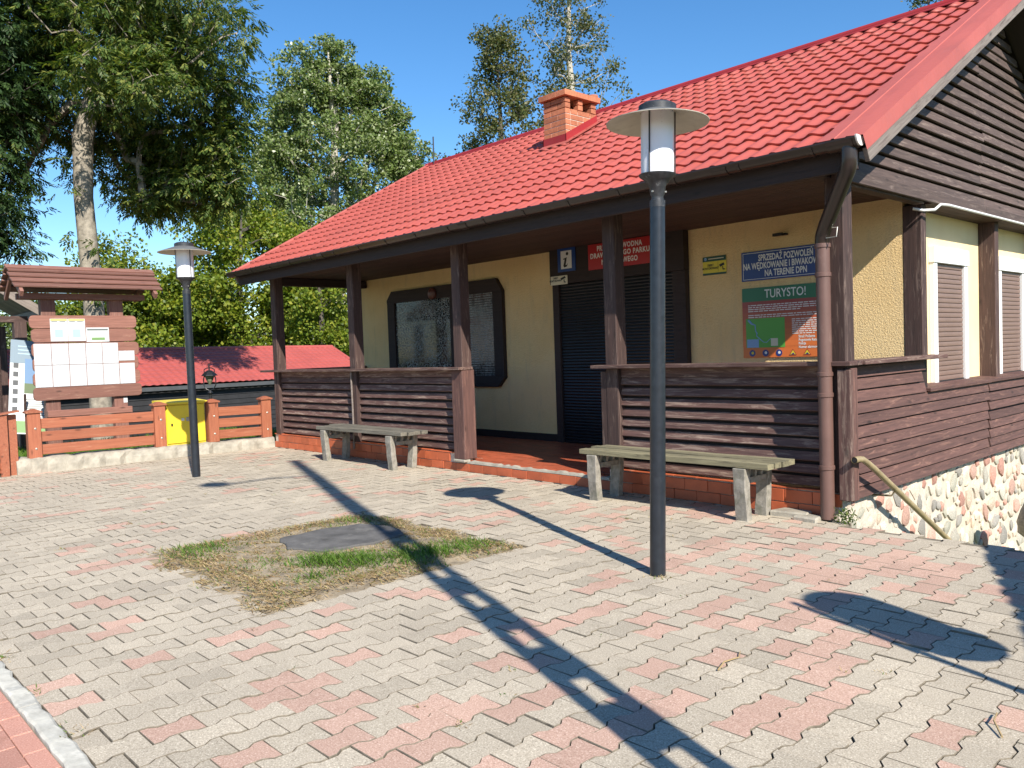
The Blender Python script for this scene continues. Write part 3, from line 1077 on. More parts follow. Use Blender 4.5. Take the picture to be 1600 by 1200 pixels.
# gable: dark backing, spaced weathered boards
mb = MB()
mb.prism([(6.05, 2.64), (13.4, 2.64), (YR, 4.80)], 0, -3.05, -2.96)
gable = mb.build('gable', M_DARK, B)
k = 0
z = 2.755
while z < 4.8:
    y0 = YE + (z + 0.05 - ZE) / math.tan(ANG) + 0.20
    y0 = max(y0, 5.98)
    y1 = 2 * YR - y0
    cut = 9.35 + random.uniform(-0.06, 0.06)
    segs = [(y0, cut), (cut + 0.006, y1)] if y0 < cut - 0.4 else [(y0, y1)]
    for a, b in segs:
        zz = z + random.gauss(0, 0.004)
        if b - a > 0.15:
            board('gable_board', (-2.925, a, zz), (-2.925, b, zz + random.gauss(0, 0.004)), 0.083, 0.026, (math.cos(0.16), 0, math.sin(0.16)), M_GABLE, gable, 0.003)
    z += 0.110
board('gable_fascia', (-2.875, 6.05, 2.655), (-2.875, 9.3, 2.655), 0.095, 0.03, (1, 0, 0), M_GABLE, gable, 0.003)
board('gable_fascia', (-2.875, 9.31, 2.655), (-2.875, 13.3, 2.655), 0.095, 0.03, (1, 0, 0), M_GABLE, gable, 0.003)
board('rafter_end', (-2.86, 6.06, 2.76), (-2.86, 6.06, 2.92), 0.09, 0.05, (1, 0, 0), M_RAKE, gable, 0.004)
for k in range(3):
    x = -3.09 + k * 0.085
    board('side_soffit_plank', (x, 7.95, 2.615), (x, 12.2, 2.615), 0.082, 0.02, (0, 0, 1), M_SOFFIT, gable, 0.002)

# soffit planks under the porch roof
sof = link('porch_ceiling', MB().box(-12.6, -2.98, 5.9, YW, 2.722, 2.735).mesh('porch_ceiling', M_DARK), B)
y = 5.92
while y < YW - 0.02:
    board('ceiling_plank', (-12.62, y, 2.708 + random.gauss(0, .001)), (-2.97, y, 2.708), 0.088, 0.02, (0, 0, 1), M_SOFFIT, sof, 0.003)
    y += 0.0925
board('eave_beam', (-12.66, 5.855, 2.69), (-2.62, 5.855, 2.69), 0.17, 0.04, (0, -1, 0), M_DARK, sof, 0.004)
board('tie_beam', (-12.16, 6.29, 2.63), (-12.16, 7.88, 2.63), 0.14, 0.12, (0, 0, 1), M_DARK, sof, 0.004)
board('tie_beam', (-2.945, 6.30, 2.64), (-2.945, 7.80, 2.64), 0.09, 0.10, (0, 0, 1), M_POST, sof, 0.004)

# roof: sheet below, pressed metal tiles on top
mb = MB()
mb.prism([(YE - 0.01, ZE - 0.045), (YE - 0.01, ZE - 0.015), (YR, ZR - 0.015), (YR, ZR - 0.06)], 0, RX0 + 0.04, RX1 - 0.03)
mb.prism([(2 * YR - YE, ZE - 0.045), (2 * YR - YE, ZE - 0.015), (YR + 0.001, ZR - 0.015), (YR + 0.001, ZR - 0.06)], 0, RX0 + 0.04, RX1 - 0.03)
roof = mb.build('roof', M_ROOFD, B)
NC, NR = 56, 15
TW, TL = (12.69 - 2.80) / NC, SLOPE / NR


def tile_mesh():
    m = MB()
    n = 10
    cols_ = []
    for i in range(n + 1):
        u = i / n
        h = 0.5 - 0.5 * math.cos(2 * math.pi * u)
        h = h ** 1.35
        cols_.append((u, h))
    for i, (u, h) in enumerate(cols_):
        x = (u - 0.5) * TW
        sc2 = 0.026 * h - 0.006 * (1 - h)
        m.v += [(x, 0.012 - 0.024 * (h - .4), -0.003 + 0.031 * h),
                (x, 0.0 - 0.024 * (h - .4), 0.024 + 0.031 * h),
                (x, TL * 0.5, 0.014 + 0.031 * h),
                (x, TL * 1.05 - 0.024 * (h - .4), 0.001 + 0.031 * h)]
    for i in range(n):
        for k in range(3):
            a = i * 4 + k
            m.f.append((a, a + 4, a + 5, a + 1))
            m.m.append(0)
    me = m.mesh('roof_tile', M_ROOF, smooth=45)
    if sum(p.normal.z for p in me.polygons) < 0: me.flip_normals()
    return me


tm = tile_mesh()
RM = Matrix.Rotation(ANG, 4, 'X')
items = []
for j in range(NR):
    for i in range(NC):
        d = j * TL
        x = -12.69 + (i + 0.5) * TW
        items.append((0, Matrix.Translation((x, YE - 0.02 + d * math.cos(ANG), ZE - 0.006 + d * math.sin(ANG))) @ RM))
batch('roof_tile', 'far_roof_tiles', [tm], items, roof)
tb = Matrix.Rotation(math.pi, 4, 'Z') @ RM
Vb, Fb = [], []


def on_roof(x, d, h):
    return (x, YE + d * math.cos(ANG) - h * math.sin(ANG), ZE + d * math.sin(ANG) + h * math.cos(ANG))


def on_back(x, d, h):
    p = on_roof(x, d, h)
    return (p[0], 2 * YR - p[1], p[2])


# back slope as ribbed sheets
mb = MB()
for i in range(NC * 2 + 1):
    x = -12.69 + i * TW / 2
    h = 0.03 if i % 2 else 0.0
    mb.v += [on_back(x, -0.05, h), on_back(x, SLOPE, h)]
for i in range(NC * 2):
    mb.f.append((2 * i, 2 * i + 2, 2 * i + 3, 2 * i + 1))
    mb.m.append(0)
mb.build('back_roof_sheet', M_ROOF, roof)
# rake flashing with two raised ribs, both gable ends
for nm, xa, xb, mat in (('rake_flashing', -2.86, RX1, M_FLASH), ('rake_flashing', -12.62, RX0 - 0.02, M_FLASH)):
    s_ = 1 if xb > xa else -1
    prof = [(xa, 0.020), (xa + 0.01 * s_, 0.062), (xa + 0.10 * s_, 0.060), (xa + 0.105 * s_, 0.066), (xa + 0.125 * s_, 0.066), (xa + 0.13 * s_, 0.060),
            (xa + 0.205 * s_, 0.056), (xa + 0.215 * s_, 0.062), (xb, 0.050), (xb + 0.004 * s_, -0.062)]
    if xb < xa: prof = [(xa, 0.02), (xa - 0.01, 0.062), (xb, 0.055), (xb - 0.004, -0.05)]
    for fn in (on_roof, on_back):
        m = MB()
        for d in (-0.07, 1.55, 1.551, SLOPE + 0.01):
            for (x, h) in prof:
                m.v.append(fn(x, d, h + (0.003 if d in (-0.07, 1.55) and fn is on_roof else 0)))
        n = len(prof)
        for a in range(3):
            for k in range(n - 1):
                m.f.append((a * n + k, a * n + k + 1, (a + 1) * n + k + 1, (a + 1) * n + k))
                m.m.append(0)
        m.build(nm, mat, roof)
for fn in (on_roof, on_back):
    for x in (RX1 - 0.02, RX0 + 0.02):
        p, q = Vector(fn(x, -0.05, -0.10)), Vector(fn(x, SLOPE, -0.10))
        nrm = (Vector(fn(x, 0, 1)) - Vector(fn(x, 0, 0)))
        board('rake_board', p, q, 0.035, 0.10, nrm, M_RAKE, roof, 0.003)
        # closed soffit of the gable overhang
        x2 = -2.74 if x > -5 else -12.55
        p, q = Vector(fn(x2, 0.0, -0.075)), Vector(fn(x2, SLOPE - .02, -0.075))
        board('overhang_soffit', p, q, 0.36, 0.02, nrm, M_DARK, roof, 0)
mb = MB()
mb.tube([(RX0 - 0.02, YR, ZR + 0.018), (RX1 + 0.01, YR, ZR + 0.018)], 0.062, 12)
mb.prism([(YR - 0.13, ZR - 0.025), (YR - 0.13, ZR - 0.015), (YR, ZR + 0.05), (YR + 0.13, ZR - 0.015), (YR + 0.13, ZR - 0.025), (YR, ZR + 0.035)], 0, RX0 - 0.015, RX1 + 0.006)
mb.build('ridge_cap', M_FLASHD, roof, smooth=40)

# gutter
mb = MB()
n = 10
prof = []
for k in range(n + 1):
    t = math.pi + math.pi * k / n
    prof.append((5.742 + 0.068 * math.cos(t), 2.800 + 0.068 * math.sin(t)))
inner = [(5.742 + (y - 5.742) * 0.93, 2.802 + (z - 2.80) * 0.93) for y, z in prof]
poly = [(5.668, 2.803), (5.666, 2.792)] + prof[1:] + inner[::-1][:-1]
mb.prism(poly, 0, -12.76, -2.56)
gut = mb.build('gutter', M_GUT, B, smooth=35)


def gutring(x0, x1, r, name, mat=M_GUT):
    m = MB()
    pr = [(5.742 + r * math.cos(math.pi + math.pi * k / 10), 2.80 + r * math.sin(math.pi + math.pi * k / 10)) for k in range(11)]
    pi_ = [(5.742 + (r - 0.006) * math.cos(math.pi + math.pi * k / 10), 2.80 + (r - 0.006) * math.sin(math.pi + math.pi * k / 10)) for k in range(11)]
    m.prism(pr + pi_[::-1], 0, x0, x1)
    m.build(name, mat, gut, smooth=35)


for k in range(17): gutring(-12.5 + k * 0.6, -12.475 + k * 0.6, 0.0735, 'gutter_bracket')
for x in (-3.72, -6.9, -9.9): gutring(x, x + 0.13, 0.0745, 'gutter_joint')
gutring(-2.77, -2.585, 0.076, 'gutter_outlet')
mb = MB()
mb.prism([(5.742 + 0.07 * math.cos(math.pi + math.pi * k / 10), 2.812 + 0.07 * math.sin(math.pi + math.pi * k / 10)) for k in range(11)], 0, -2.561, -2.548)
mb.build('gutter_end_cap', M_ENDW, gut, smooth=35)
dp = link('downpipe', MB().tube([(-3.0, 6.06, 0.02), (-3.0, 6.06, 2.20)], 0.053, 16, False).mesh('downpipe', M_PIPE, smooth=60), B)
MB().tube([(-2.635, 5.742, 2.77), (-2.635, 5.742, 2.67), (-2.638, 5.747, 2.635), (-2.655, 5.765, 2.60), (-2.685, 5.79, 2.565), (-2.94, 6.01, 2.275), (-2.97, 6.037, 2.235), (-2.99, 6.053, 2.20), (-3.0, 6.06, 2.14)], 0.056, 16, False).build('downpipe_bend', M_GUT, dp, smooth=60)
for z in (0.42, 0.98, 1.14, 1.90, 2.12):
    MB().lathe([(0.054, -0.018), (0.060, -0.014), (0.060, 0.014), (0.054, 0.018)], 16, (-3.0, 6.06, z), closed=False).build('pipe_collar', M_PIPE, dp, smooth=40)
    if z > 1.0: MB().box(-3.01, -2.985, 6.11, 6.15, z - .01, z + .01).build('pipe_clip', M_GALV, dp)
MB().tube([(-2.93, 6.0, 2.24), (-2.86, 6.02, 2.24), (-2.86, 6.0, 2.17), (-2.95, 6.02, 2.17)], 0.004, 5).build('pipe_hook', M_GALV, dp)

# white conduit on the gable fascia
MB().tube([(-3.0, 7.80, 2.56), (-2.92, 7.82, 2.535), (-2.87, 7.95, 2.545), (-2.853, 8.05, 2.60), (-2.852, 8.25, 2.612), (-2.852, 12.8, 2.612)], 0.013, 8).build('conduit', M_CONDUIT, B, smooth=60)

# chimney
CX0, CX1, CY0, CY1 = -8.15, -7.73, 8.33, 8.96
ch = link('chimney', MB().box(CX0 + 0.006, CX1 - 0.006, CY0 + 0.006, CY1 - 0.006, 3.9, 4.66).mesh('chimney', M_MORTAR), B)
cb = {}


def cbrick(x0, x1, y0, y1, z0, z1):
    MB().box(x0, x1, y0, y1, z0, z1).build('brick', random.choice(M_CBRICK), ch, bevel=0.003)


cz = 3.945
k = 0
H = 0.0655
while cz + H < 4.90:
    z0, z1 = cz, cz + H
    top = z0 > 4.66
    L = 0.24
    # front and back faces along x
    xb = [CX0, CX0 + (0.145 if k % 2 else 0.27), CX1]
    for a, b in zip(xb[:-1], xb[1:]):
        cbrick(a + 0.004 * (a > CX0), b - 0.004 * (b < CX1), CY0, CY0 + 0.10, z0, z1)
        cbrick(a + 0.004 * (a > CX0), b - 0.004 * (b < CX1), CY1 - 0.10, CY1, z0, z1)
    if top:
        yb = [(8.595, 8.685)]
    elif k % 2:
        yb = [(CY0 + 0.108, CY0 + 0.245), (CY0 + 0.253, CY0 + 0.50), (CY0 + 0.508, CY1 - 0.104)]
    else:
        yb = [(CY0 + 0.108, CY0 + 0.355), (CY0 + 0.363, CY1 - 0.104)]
    for a, b in yb:
        cbrick(CX1 - 0.10, CX1, a, b, z0, z1)
        cbrick(CX0, CX0 + 0.10, a, b, z0, z1)
    cz += H + 0.0095
    k += 1
for i in range(3):
    w = (CX1 - CX0 + 0.10) / 3
    for j in range(3):
        d = (CY1 - CY0 + 0.10) / 3
        MB().box(CX0 - 0.05 + i * w + 0.002, CX0 - 0.05 + (i + 1) * w - 0.002, CY0 - 0.05 + j * d + 0.002, CY0 - 0.05 + (j + 1) * d - 0.002, cz, cz + 0.075).build('cap_brick', random.choice(M_CBRICK), ch, bevel=0.003)
MB().box(CX0 + 0.1, CX0 + 0.11, CY0 + 0.1, CY1 - 0.1, 4.65, cz - 0.002).build('flue_back', M_BLACK, ch)
zr = lambda y: ZE + (y - YE) * math.tan(ANG)
MB().box(CX0 - 0.012, CX1 + 0.012, CY0 - 0.014, CY0 - 0.002, zr(CY0) - 0.05, zr(CY0) + 0.15).build('chimney_flashing', M_FLASHD, ch)
for xa, xb in ((CX1 + 0.001, CX1 + 0.013), (CX0 - 0.013, CX0 - 0.001)):
    MB().prism([(CY0 - 0.014, zr(CY0) - 0.06), (CY1, zr(CY1) - 0.06), (CY1, zr(CY1) + 0.15), (CY0 - 0.014, zr(CY0) + 0.155)], 0, xa, xb).build('chimney_flashing', M_FLASHD, ch)
mb = MB()
for (xa, xb, da, db) in ((CX0 - 0.02, CX1 + 0.14, -0.13, 0.02),):
    y0, y1 = CY0 + da, CY0 + db
    mb.add([(xa, y0, zr(y0) + 0.058), (xb, y0, zr(y0) + 0.058), (xb, y1, zr(y1) + 0.062), (xa, y1, zr(y1) + 0.062)], [(0, 1, 2, 3)])
mb.add([(CX1 + 0.005, CY0, zr(CY0) + 0.063), (CX1 + 0.14, CY0, zr(CY0) + 0.058), (CX1 + 0.14, CY1, zr(CY1) + 0.058), (CX1 + 0.005, CY1, zr(CY1) + 0.063)], [(0, 1, 2, 3)])
mb.build('chimney_apron', M_FLASH, ch)
mb = MB()
mb.lathe([(0.022, 0), (0.022, 0.30), (0.075, 0.30), (0.085, 0.33), (0.075, 0.37), (0.02, 0.385)], 14, (-8.35, 9.62, 4.86))
mb.build('roof_vent', M_CBRICK[0], roof, smooth=40)
MB().tube([(-12.45, 9.72, 4.95), (-12.44, 9.72, 5.5)], 0.013, 8).build('roof_pole', M_CAST, roof, smooth=60)

# front window: dark frame with cut corners and panes with film and painted reflection
WX0, WX1, WZ0, WZ1 = -11.43, -8.60, 0.90, 2.445
out = [(WX0 + .14, WZ0), (WX1 - .14, WZ0), (WX1, WZ0 + .13), (WX1, WZ1 - .18), (WX1 - .13, WZ1), (WX0 + .13, WZ1), (WX0, WZ1 - .14), (WX0, WZ0 + .13)]
mb = MB()
mb.prism(out, 1, YW - 0.028, YW + 0.003)
wfr = mb.build('front_window', M_DARK, B)
for (a, b, c, d) in ((WX0, WX1, WZ1 - 0.19, WZ1), (WX0, WX1, WZ0, WZ0 + 0.16)):
    MB().prism([(a + .14, c), (b - .14, c), (b, c + .12), (b, d - .14), (b - .13, d), (a + .13, d), (a, d - .12), (a, c + .12)] if False else
               [(a + (.14 if c == WZ0 else 0), c), (b - (.14 if c == WZ0 else 0), c), (b, c + (.13 if c == WZ0 else 0)), (b, d - (.18 if d == WZ1 else 0)), (b - (.13 if d == WZ1 else 0), d), (a + (.13 if d == WZ1 else 0), d), (a, d - (.14 if d == WZ1 else 0)), (a, c + (.13 if c == WZ0 else 0))],
               1, YW - 0.066, YW - 0.029).build('frame_rail', M_DARK, wfr)
for (a, b) in ((WX0, WX0 + 0.2), (-9.78, -9.60), (WX1 - 0.2, WX1)):
    MB().box(a, b, YW - 0.064, YW - 0.029, WZ0 + 0.161, WZ1 - 0.191).build('frame_stile', M_DARK, wfr, bevel=0.003)
MB().box(WX0 + 0.2, -9.78, YW - 0.036, YW - 0.030, WZ0 + 0.16, WZ1 - 0.19).build('pane', M_FILMREFL, wfr)
MB().box(-9.60, WX1 - 0.2, YW - 0.036, YW - 0.030, WZ0 + 0.16, WZ1 - 0.19).build('pane', M_FILMREFL2, wfr)
MB().lathe([(0.09, 0), (0.09, 0.03), (0.07, 0.05), (0.02, 0.055)], 18).build('alarm_bell', plain('bell_red', (0.11, 0.035, 0.025), 0.4), wfr, Matrix.Translation((-10.17, YW - 0.067, 2.33)) @ Matrix.Rotation(math.pi / 2, 4, 'X'), smooth=40)

# entrance: dark surround, roller shutters
DX0, DX1 = -7.60, -5.49
mb = MB()
mb.box(DX0, DX1, YW - 0.10, YW + 0.004, 2.25, 2.715)
door = mb.build('entrance', M_DARK, B)
for a, b in ((DX0 + 0.02, DX0 + 0.13), (-6.60, -6.48), (DX1 - 0.18, DX1)):
    MB().box(a, b, YW - 0.085, YW + 0.003, 0.17, 2.249).build('door_jamb', M_DARK, door, bevel=0.004)
for a, b in ((DX0 + 0.131, -6.601), (-6.479, DX1 - 0.181)):
    mb = MB()
    z = 0.18
    while z < 2.24:
        mb.prism([(YW - 0.04, z), (YW - 0.052, z + 0.004), (YW - 0.056, z + 0.018), (YW - 0.052, z + 0.033), (YW - 0.04, z + 0.037)], 0, a, b)
        z += 0.039
    mb.box(a, b, YW - 0.038, YW - 0.03, 0.17, 2.248)
    mb.build('roller_shutter', M_DOORS, door, kind='stuff')
MB().box(-6.47, -6.43, YW - 0.075, YW - 0.058, 1.47, 1.60).build('door_handle', M_WHITE, door, bevel=0.004)
MB().box(-4.31, -4.27, YW - 0.05, YW, 2.49, 2.51).box(-4.40, -4.29, YW - 0.09, YW - 0.05, 2.485, 2.515).build('wall_sensor', M_BLACK, B, bevel=0.004)

#PART3
# ------------------------------------------------------------------ signs
def textmesh(body, size, mat, bold=0.0, xs=1.0, shear=0.0, align='CENTER', space=1.0, width=None):
    cu = bpy.data.curves.new('lettering', 'FONT')
    cu.body = body
    cu.size = size
    cu.align_x = align
    cu.align_y = 'CENTER'
    cu.offset = bold
    cu.shear = shear
    cu.space_character = space
    cu.resolution_u = 3
    o = bpy.data.objects.new('lettering', cu)
    col.objects.link(o)
    dg = bpy.context.evaluated_depsgraph_get()
    me = bpy.data.meshes.new_from_object(o.evaluated_get(dg))
    bpy.data.objects.remove(o)
    me.materials.clear()
    me.materials.append(mat)
    if width:
        X_ = [v.co.x for v in me.vertices]
        xs = width / (max(X_) - min(X_))
    for v in me.vertices: v.co.x *= xs
    return me


def wallM(x, y, z):
    return Matrix.Translation((x, y, z)) @ Matrix.Rotation(math.pi / 2, 4, 'X')


F_WHITE = flat('print_white', (0.72, 0.72, 0.70))
F_BLACK = flat('print_black', (0.012, 0.012, 0.012))
F_BLUE = flat('sign_blue', (0.010, 0.035, 0.20), 0.3)
F_BLUE2 = flat('info_sign_blue', (0.012, 0.05, 0.22), 0.3)
F_RED = flat('sign_red', (0.42, 0.018, 0.022), 0.35)
F_GREEN = flat('poster_green', (0.012, 0.14, 0.06), 0.3)
F_DRED = flat('poster_red', (0.36, 0.05, 0.03), 0.3)
F_ORANGE = flat('poster_orange', (0.66, 0.16, 0.035), 0.3)
F_MAP = flat('map_green', (0.10, 0.36, 0.05), 0.4)
F_LBLUE = flat('map_blue', (0.22, 0.36, 0.60), 0.4)
F_YEL = flat('sign_yellow', (0.70, 0.56, 0.03), 0.4)
F_DGREEN = flat('dark_green', (0.01, 0.06, 0.035), 0.4)
F_CREAM = flat('sign_cream', (0.66, 0.60, 0.45), 0.4)


def sign(name, label, x0, x1, z0, z1, yf, mat, t=0.012):
    r = thing(name, label, 'sign', ((x0 + x1) / 2, yf, z0))
    MB().box(x0, x1, yf - t, yf, z0, z1).build('panel', mat, r, bevel=0.002)
    return r


def rect(r, x0, x1, z0, z1, y, mat, name='print'):
    return MB().add([(x0, y, z0), (x1, y, z0), (x1, y, z1), (x0, y, z1)], [(0, 1, 2, 3)]).build(name, mat, r)


def disc(r, x, z, rad, y, mat, n=14, name='print', sx=1):
    return MB().add([(x + sx * rad * math.cos(2 * math.pi * k / n), y, z + rad * math.sin(2 * math.pi * k / n)) for k in range(n)], [tuple(range(n))]).build(name, mat, r)


def poly(r, pts, y, mat, name='print'):
    return MB().add([(p[0], y, p[1]) for p in pts], [tuple(range(len(pts)))]).build(name, mat, r)


YS = YW - 0.004
# blue i
s = sign('information_sign', 'blue square sign with black italic i on white above the entrance', -7.44, -7.13, 2.40, 2.70, YW - 0.103, F_BLUE2)
y = YW - 0.1165
rect(s, -7.38, -7.19, 2.435, 2.665, y, F_WHITE, 'white_field')
y -= 0.0015
disc(s, -7.265, 2.625, 0.022, y, F_BLACK, 16, 'letter_dot')
poly(s, [(-7.335, 2.565), (-7.27, 2.58), (-7.295, 2.48), (-7.27, 2.485), (-7.262, 2.50), (-7.255, 2.495), (-7.275, 2.462), (-7.32, 2.452), (-7.335, 2.475), (-7.31, 2.555), (-7.335, 2.553)], y, F_BLACK, 'letter_stem')
# cream camera notice
s = sign('camera_notice', 'small cream notice with camera pictogram at the left of the entrance lintel', -7.58, -7.28, 2.24, 2.355, YW - 0.104, F_CREAM, 0.008)
y = YW - 0.1135
link('lettering', textmesh('OBIEKT\nMONITOROWANY', 0.034, F_BLACK, 0.0012, 0.75), s, wallM(-7.485, y, 2.31))
poly(s, [(-7.40, 2.32), (-7.32, 2.345), (-7.305, 2.32), (-7.385, 2.295)], y, F_BLACK)
poly(s, [(-7.345, 2.30), (-7.33, 2.305), (-7.325, 2.275), (-7.30, 2.27), (-7.30, 2.26), (-7.34, 2.262)], y, F_BLACK)
# red name board
s = sign('name_board', 'red board with white capital lettering above the entrance shutters', -6.91, -5.88, 2.375, 2.69, YW - 0.103, F_RED)
y = YW - 0.1165
for t, z, wd in (('PRZYSTAŃ WODNA', 2.625, 0.70), ('DRAWIEŃSKIEGO PARKU', 2.54, 0.92), ('NARODOWEGO', 2.452, 0.56)):
    link('lettering', textmesh(t, 0.085, F_WHITE, 0.0028, space=1.12, width=wd), s, wallM(-6.41, y, z))
# yellow monitored notice
s = sign('monitoring_notice', 'small yellow and dark green notice on the stucco right of the entrance', -5.30, -5.00, 2.165, 2.37, YS, F_YEL, 0.006)
y = YS - 0.0075
rect(s, -5.30, -5.00, 2.315, 2.37, y, F_DGREEN, 'header_band')
rect(s, -5.30, -5.00, 2.165, 2.188, y, F_DGREEN, 'footer_band')
disc(s, -5.262, 2.343, 0.018, y - 0.001, F_LBLUE)
rect(s, -5.225, -5.03, 2.338, 2.348, y - 0.001, F_CREAM)
link('lettering', textmesh('OBIEKT\nMONITOROWANY', 0.034, F_BLACK, 0.001, 0.72), s, wallM(-5.20, y, 2.255))
poly(s, [(-5.09, 2.27), (-5.03, 2.29), (-5.02, 2.265), (-5.075, 2.245)], y, F_BLACK)
poly(s, [(-5.05, 2.25), (-5.04, 2.25), (-5.035, 2.225), (-5.015, 2.222), (-5.015, 2.212), (-5.045, 2.212)], y, F_BLACK)
rect(s, -5.104, -5.101, 2.20, 2.31, y, F_BLACK)
# blue permit board
s = sign('permit_board', 'dark blue board with three lines of white capitals behind the downpipe', -4.81, -3.68, 2.055, 2.365, YS, F_BLUE)
y = YS - 0.0135
for a, b, c, d in ((-4.79, -3.70, 2.345, 2.350), (-4.79, -3.70, 2.070, 2.075), (-4.79, -4.785, 2.075, 2.345), (-3.705, -3.70, 2.075, 2.345)):
    rect(s, a, b, c, d, y, F_WHITE, 'border_line')
for t, z, wd in (('SPRZEDAŻ POZWOLEŃ', 2.287, 0.61), ('NA WĘDKOWANIE I BIWAKOWANIE', 2.205, 0.97), ('NA TERENIE DPN', 2.123, 0.47)):
    link('lettering', textmesh(t, 0.092, F_WHITE, 0.0026, width=wd), s, wallM(-4.30, y, z))
# tourist poster
s = sign('tourist_poster', 'large orange and green poster with map and pictograms below the blue board', -4.81, -3.68, 1.24, 1.98, YS, F_ORANGE)
y = YS - 0.0135
rect(s, -4.81, -3.68, 1.835, 1.98, y, F_GREEN, 'header_band')
# background of the print runs from deep red (top) to orange (foot)
for k in range(8):
    t = k / 7
    c = tuple(a + (b - a) * t for a, b in zip((0.30, 0.035, 0.03), (0.66, 0.16, 0.035)))
    z1 = 1.835 - k * 0.06
    rect(s, -4.81, -3.68, z1 - 0.06, z1, y, flat('poster_band_%d' % k, c, 0.3), 'printed_band')
link('lettering', textmesh('TURYSTO!', 0.125, F_WHITE, 0.0012, width=0.46), s, wallM(-4.31, y - 0.001, 1.905))
y -= 0.0012


def textlines(x0, x1, z, n, dz, h=0.009, last=0.5):
    m = MB()
    for k in range(n):
        xe = x1 if k < n - 1 else x0 + (x1 - x0) * last
        x = x0
        while x < xe - 0.01:
            w = min(random.uniform(0.02, 0.075), xe - x)
            zz = z - k * dz
            m.add([(x, y, zz), (x + w, y, zz), (x + w, y, zz + h), (x, y, zz + h)], [(0, 1, 2, 3)])
            x += w + 0.009
    return m


mm = textlines(-4.74, -3.75, 1.79, 4, 0.021, last=0.6)
m2 = textlines(-4.74, -3.75, 1.685, 2, 0.021, last=0.9)
m3 = textlines(-4.24, -3.75, 1.625, 8, 0.021)
for q in (m2, m3): mm.add(q.v, q.f)
mm.build('small_print', F_WHITE, s, kind='stuff')
link('lettering', textmesh('Straż Pożarna\nPogotowie Ratunkowe\nPolicja\nNumer alarmowy 112', 0.036, F_WHITE, 0.001, 0.85, align='LEFT'), s, wallM(-4.17, y, 1.395))
rect(s, -4.77, -4.32, 1.345, 1.655, y, F_MAP, 'map')
rect(s, -4.76, -4.62, 1.347, 1.435, y - 0.001, F_LBLUE, 'map_inset')
MB().tube([(-4.74, y - 0.001, 1.64), (-4.70, y - 0.001, 1.60), (-4.66, y - 0.001, 1.585), (-4.655, y - 0.001, 1.52), (-4.64, y - 0.001, 1.50), (-4.645, y - 0.001, 1.47), (-4.60, y - 0.001, 1.43), (-4.56, y - 0.001, 1.40), (-4.53, y - 0.001, 1.40), (-4.48, y - 0.001, 1.44)], [0.012, 0.012, 0.006, 0.005, 0.007, 0.005, 0.005, 0.004, 0.004, 0.003], 5).build('map_river', F_LBLUE, s)
rect(s, -4.48, -4.40, 1.36, 1.44, y - 0.001, F_CREAM, 'map_patch')
for k in range(7):
    x = -4.70 + k * 0.155
    if k < 3:
        disc(s, x, 1.287, 0.036, y, F_BLUE, 16, 'pictogram')
        disc(s, x + 0.004, 1.29, 0.016, y - 0.001, (F_YEL, F_WHITE, F_WHITE)[k], 8, 'pictogram')
    else:
        poly(s, [(x - 0.042, 1.258), (x + 0.042, 1.258), (x, 1.325)], y, F_DRED, 'pictogram')
        poly(s, [(x - 0.03, 1.266), (x + 0.03, 1.266), (x, 1.312)], y - 0.001, F_YEL, 'pictogram')
        poly(s, [(x - 0.02, 1.268), (x + 0.02, 1.268), (x + 0.004, 1.285)], y - 0.002, F_BLUE, 'pictogram')

# ------------------------------------------------------------------ street lamps
def street_lamp(loc, lean, label, rotz=0.0):
    M = Matrix.Translation(loc) @ lean @ Matrix.Rotation(rotz, 4, 'Z')
    r = thing('street_lamp', label, 'lamp', loc, M, 'round disc lamps on the plaza')
    L = dict(local=True)
    MB().tube([(0, 0, -0.02), (0, 0, 0.9), (0, 0, 1.8), (0, 0, 2.245)], [0.0485, 0.0475, 0.0465, 0.0455], 24).build('pole', M_LAMP, r, smooth=60, **L)
    MB().lathe([(0.047, 2.235), (0.047, 2.275), (0.038, 2.278), (0.036, 2.30), (0.044, 2.315), (0.050, 2.36), (0.075, 2.395), (0.108, 2.418), (0.112, 2.43)], 24).build('collar', M_CAST, r, smooth=40, **L)
    for a in (0.3, 2.4, 4.5):
        MB().lathe([(0.006, 0), (0.006, 0.012)], 6).build('collar_screw', M_GALV, r, Matrix.Rotation(a, 4, 'Z') @ Matrix.Translation((0.043, 0, 2.325)) @ Matrix.Rotation(math.pi / 2, 4, 'Y'), **L)
    MB().lathe([(0.098, 2.428), (0.099, 2.5), (0.099, 2.76), (0.098, 2.80)], 28).build('globe', M_GLOBE, r, smooth=60, **L)
    for k in range(3):
        t = 2 * math.pi * k / 3 + 0.45
        MB().tube([(0.104 * math.cos(t), 0.104 * math.sin(t), 2.42), (0.104 * math.cos(t), 0.104 * math.sin(t), 2.815)], 0.0045, 6).build('rod', M_BLACK, r, **L)
    m = MB()
    m.lathe([(0.10, 2.797), (0.305, 2.732), (0.306, 2.736)], 40, closed=False, mi=0)
    m.lathe([(0.306, 2.736), (0.11, 2.803), (0.0, 2.806)], 40, closed=False, mi=1)
    m.build('shade', [M_SHADE, M_SHADET], r, smooth=60, **L)
    MB().lathe([(0.112, 2.802), (0.112, 2.838), (0.09, 2.850), (0.02, 2.853), (0.006, 2.857), (0.006, 2.872)], 28).build('top_cap', M_CAST, r, smooth=40, **L)
    return r


# the near post leans a little, as in the photo
lean_axis = Vector((-CR[1], CR[0], 0)).normalized()
street_lamp((-3.085, 4.021, 0), Matrix.Rotation(math.radians(1.55), 4, lean_axis), 'tall black lamp post with wide round shade standing before the right-hand bench', 0.25)
street_lamp((-10.01, 3.957, 0), Matrix.Rotation(math.radians(-0.2), 4, lean_axis), 'more distant black lamp post with round shade in front of the yellow cabinet', 1.9)

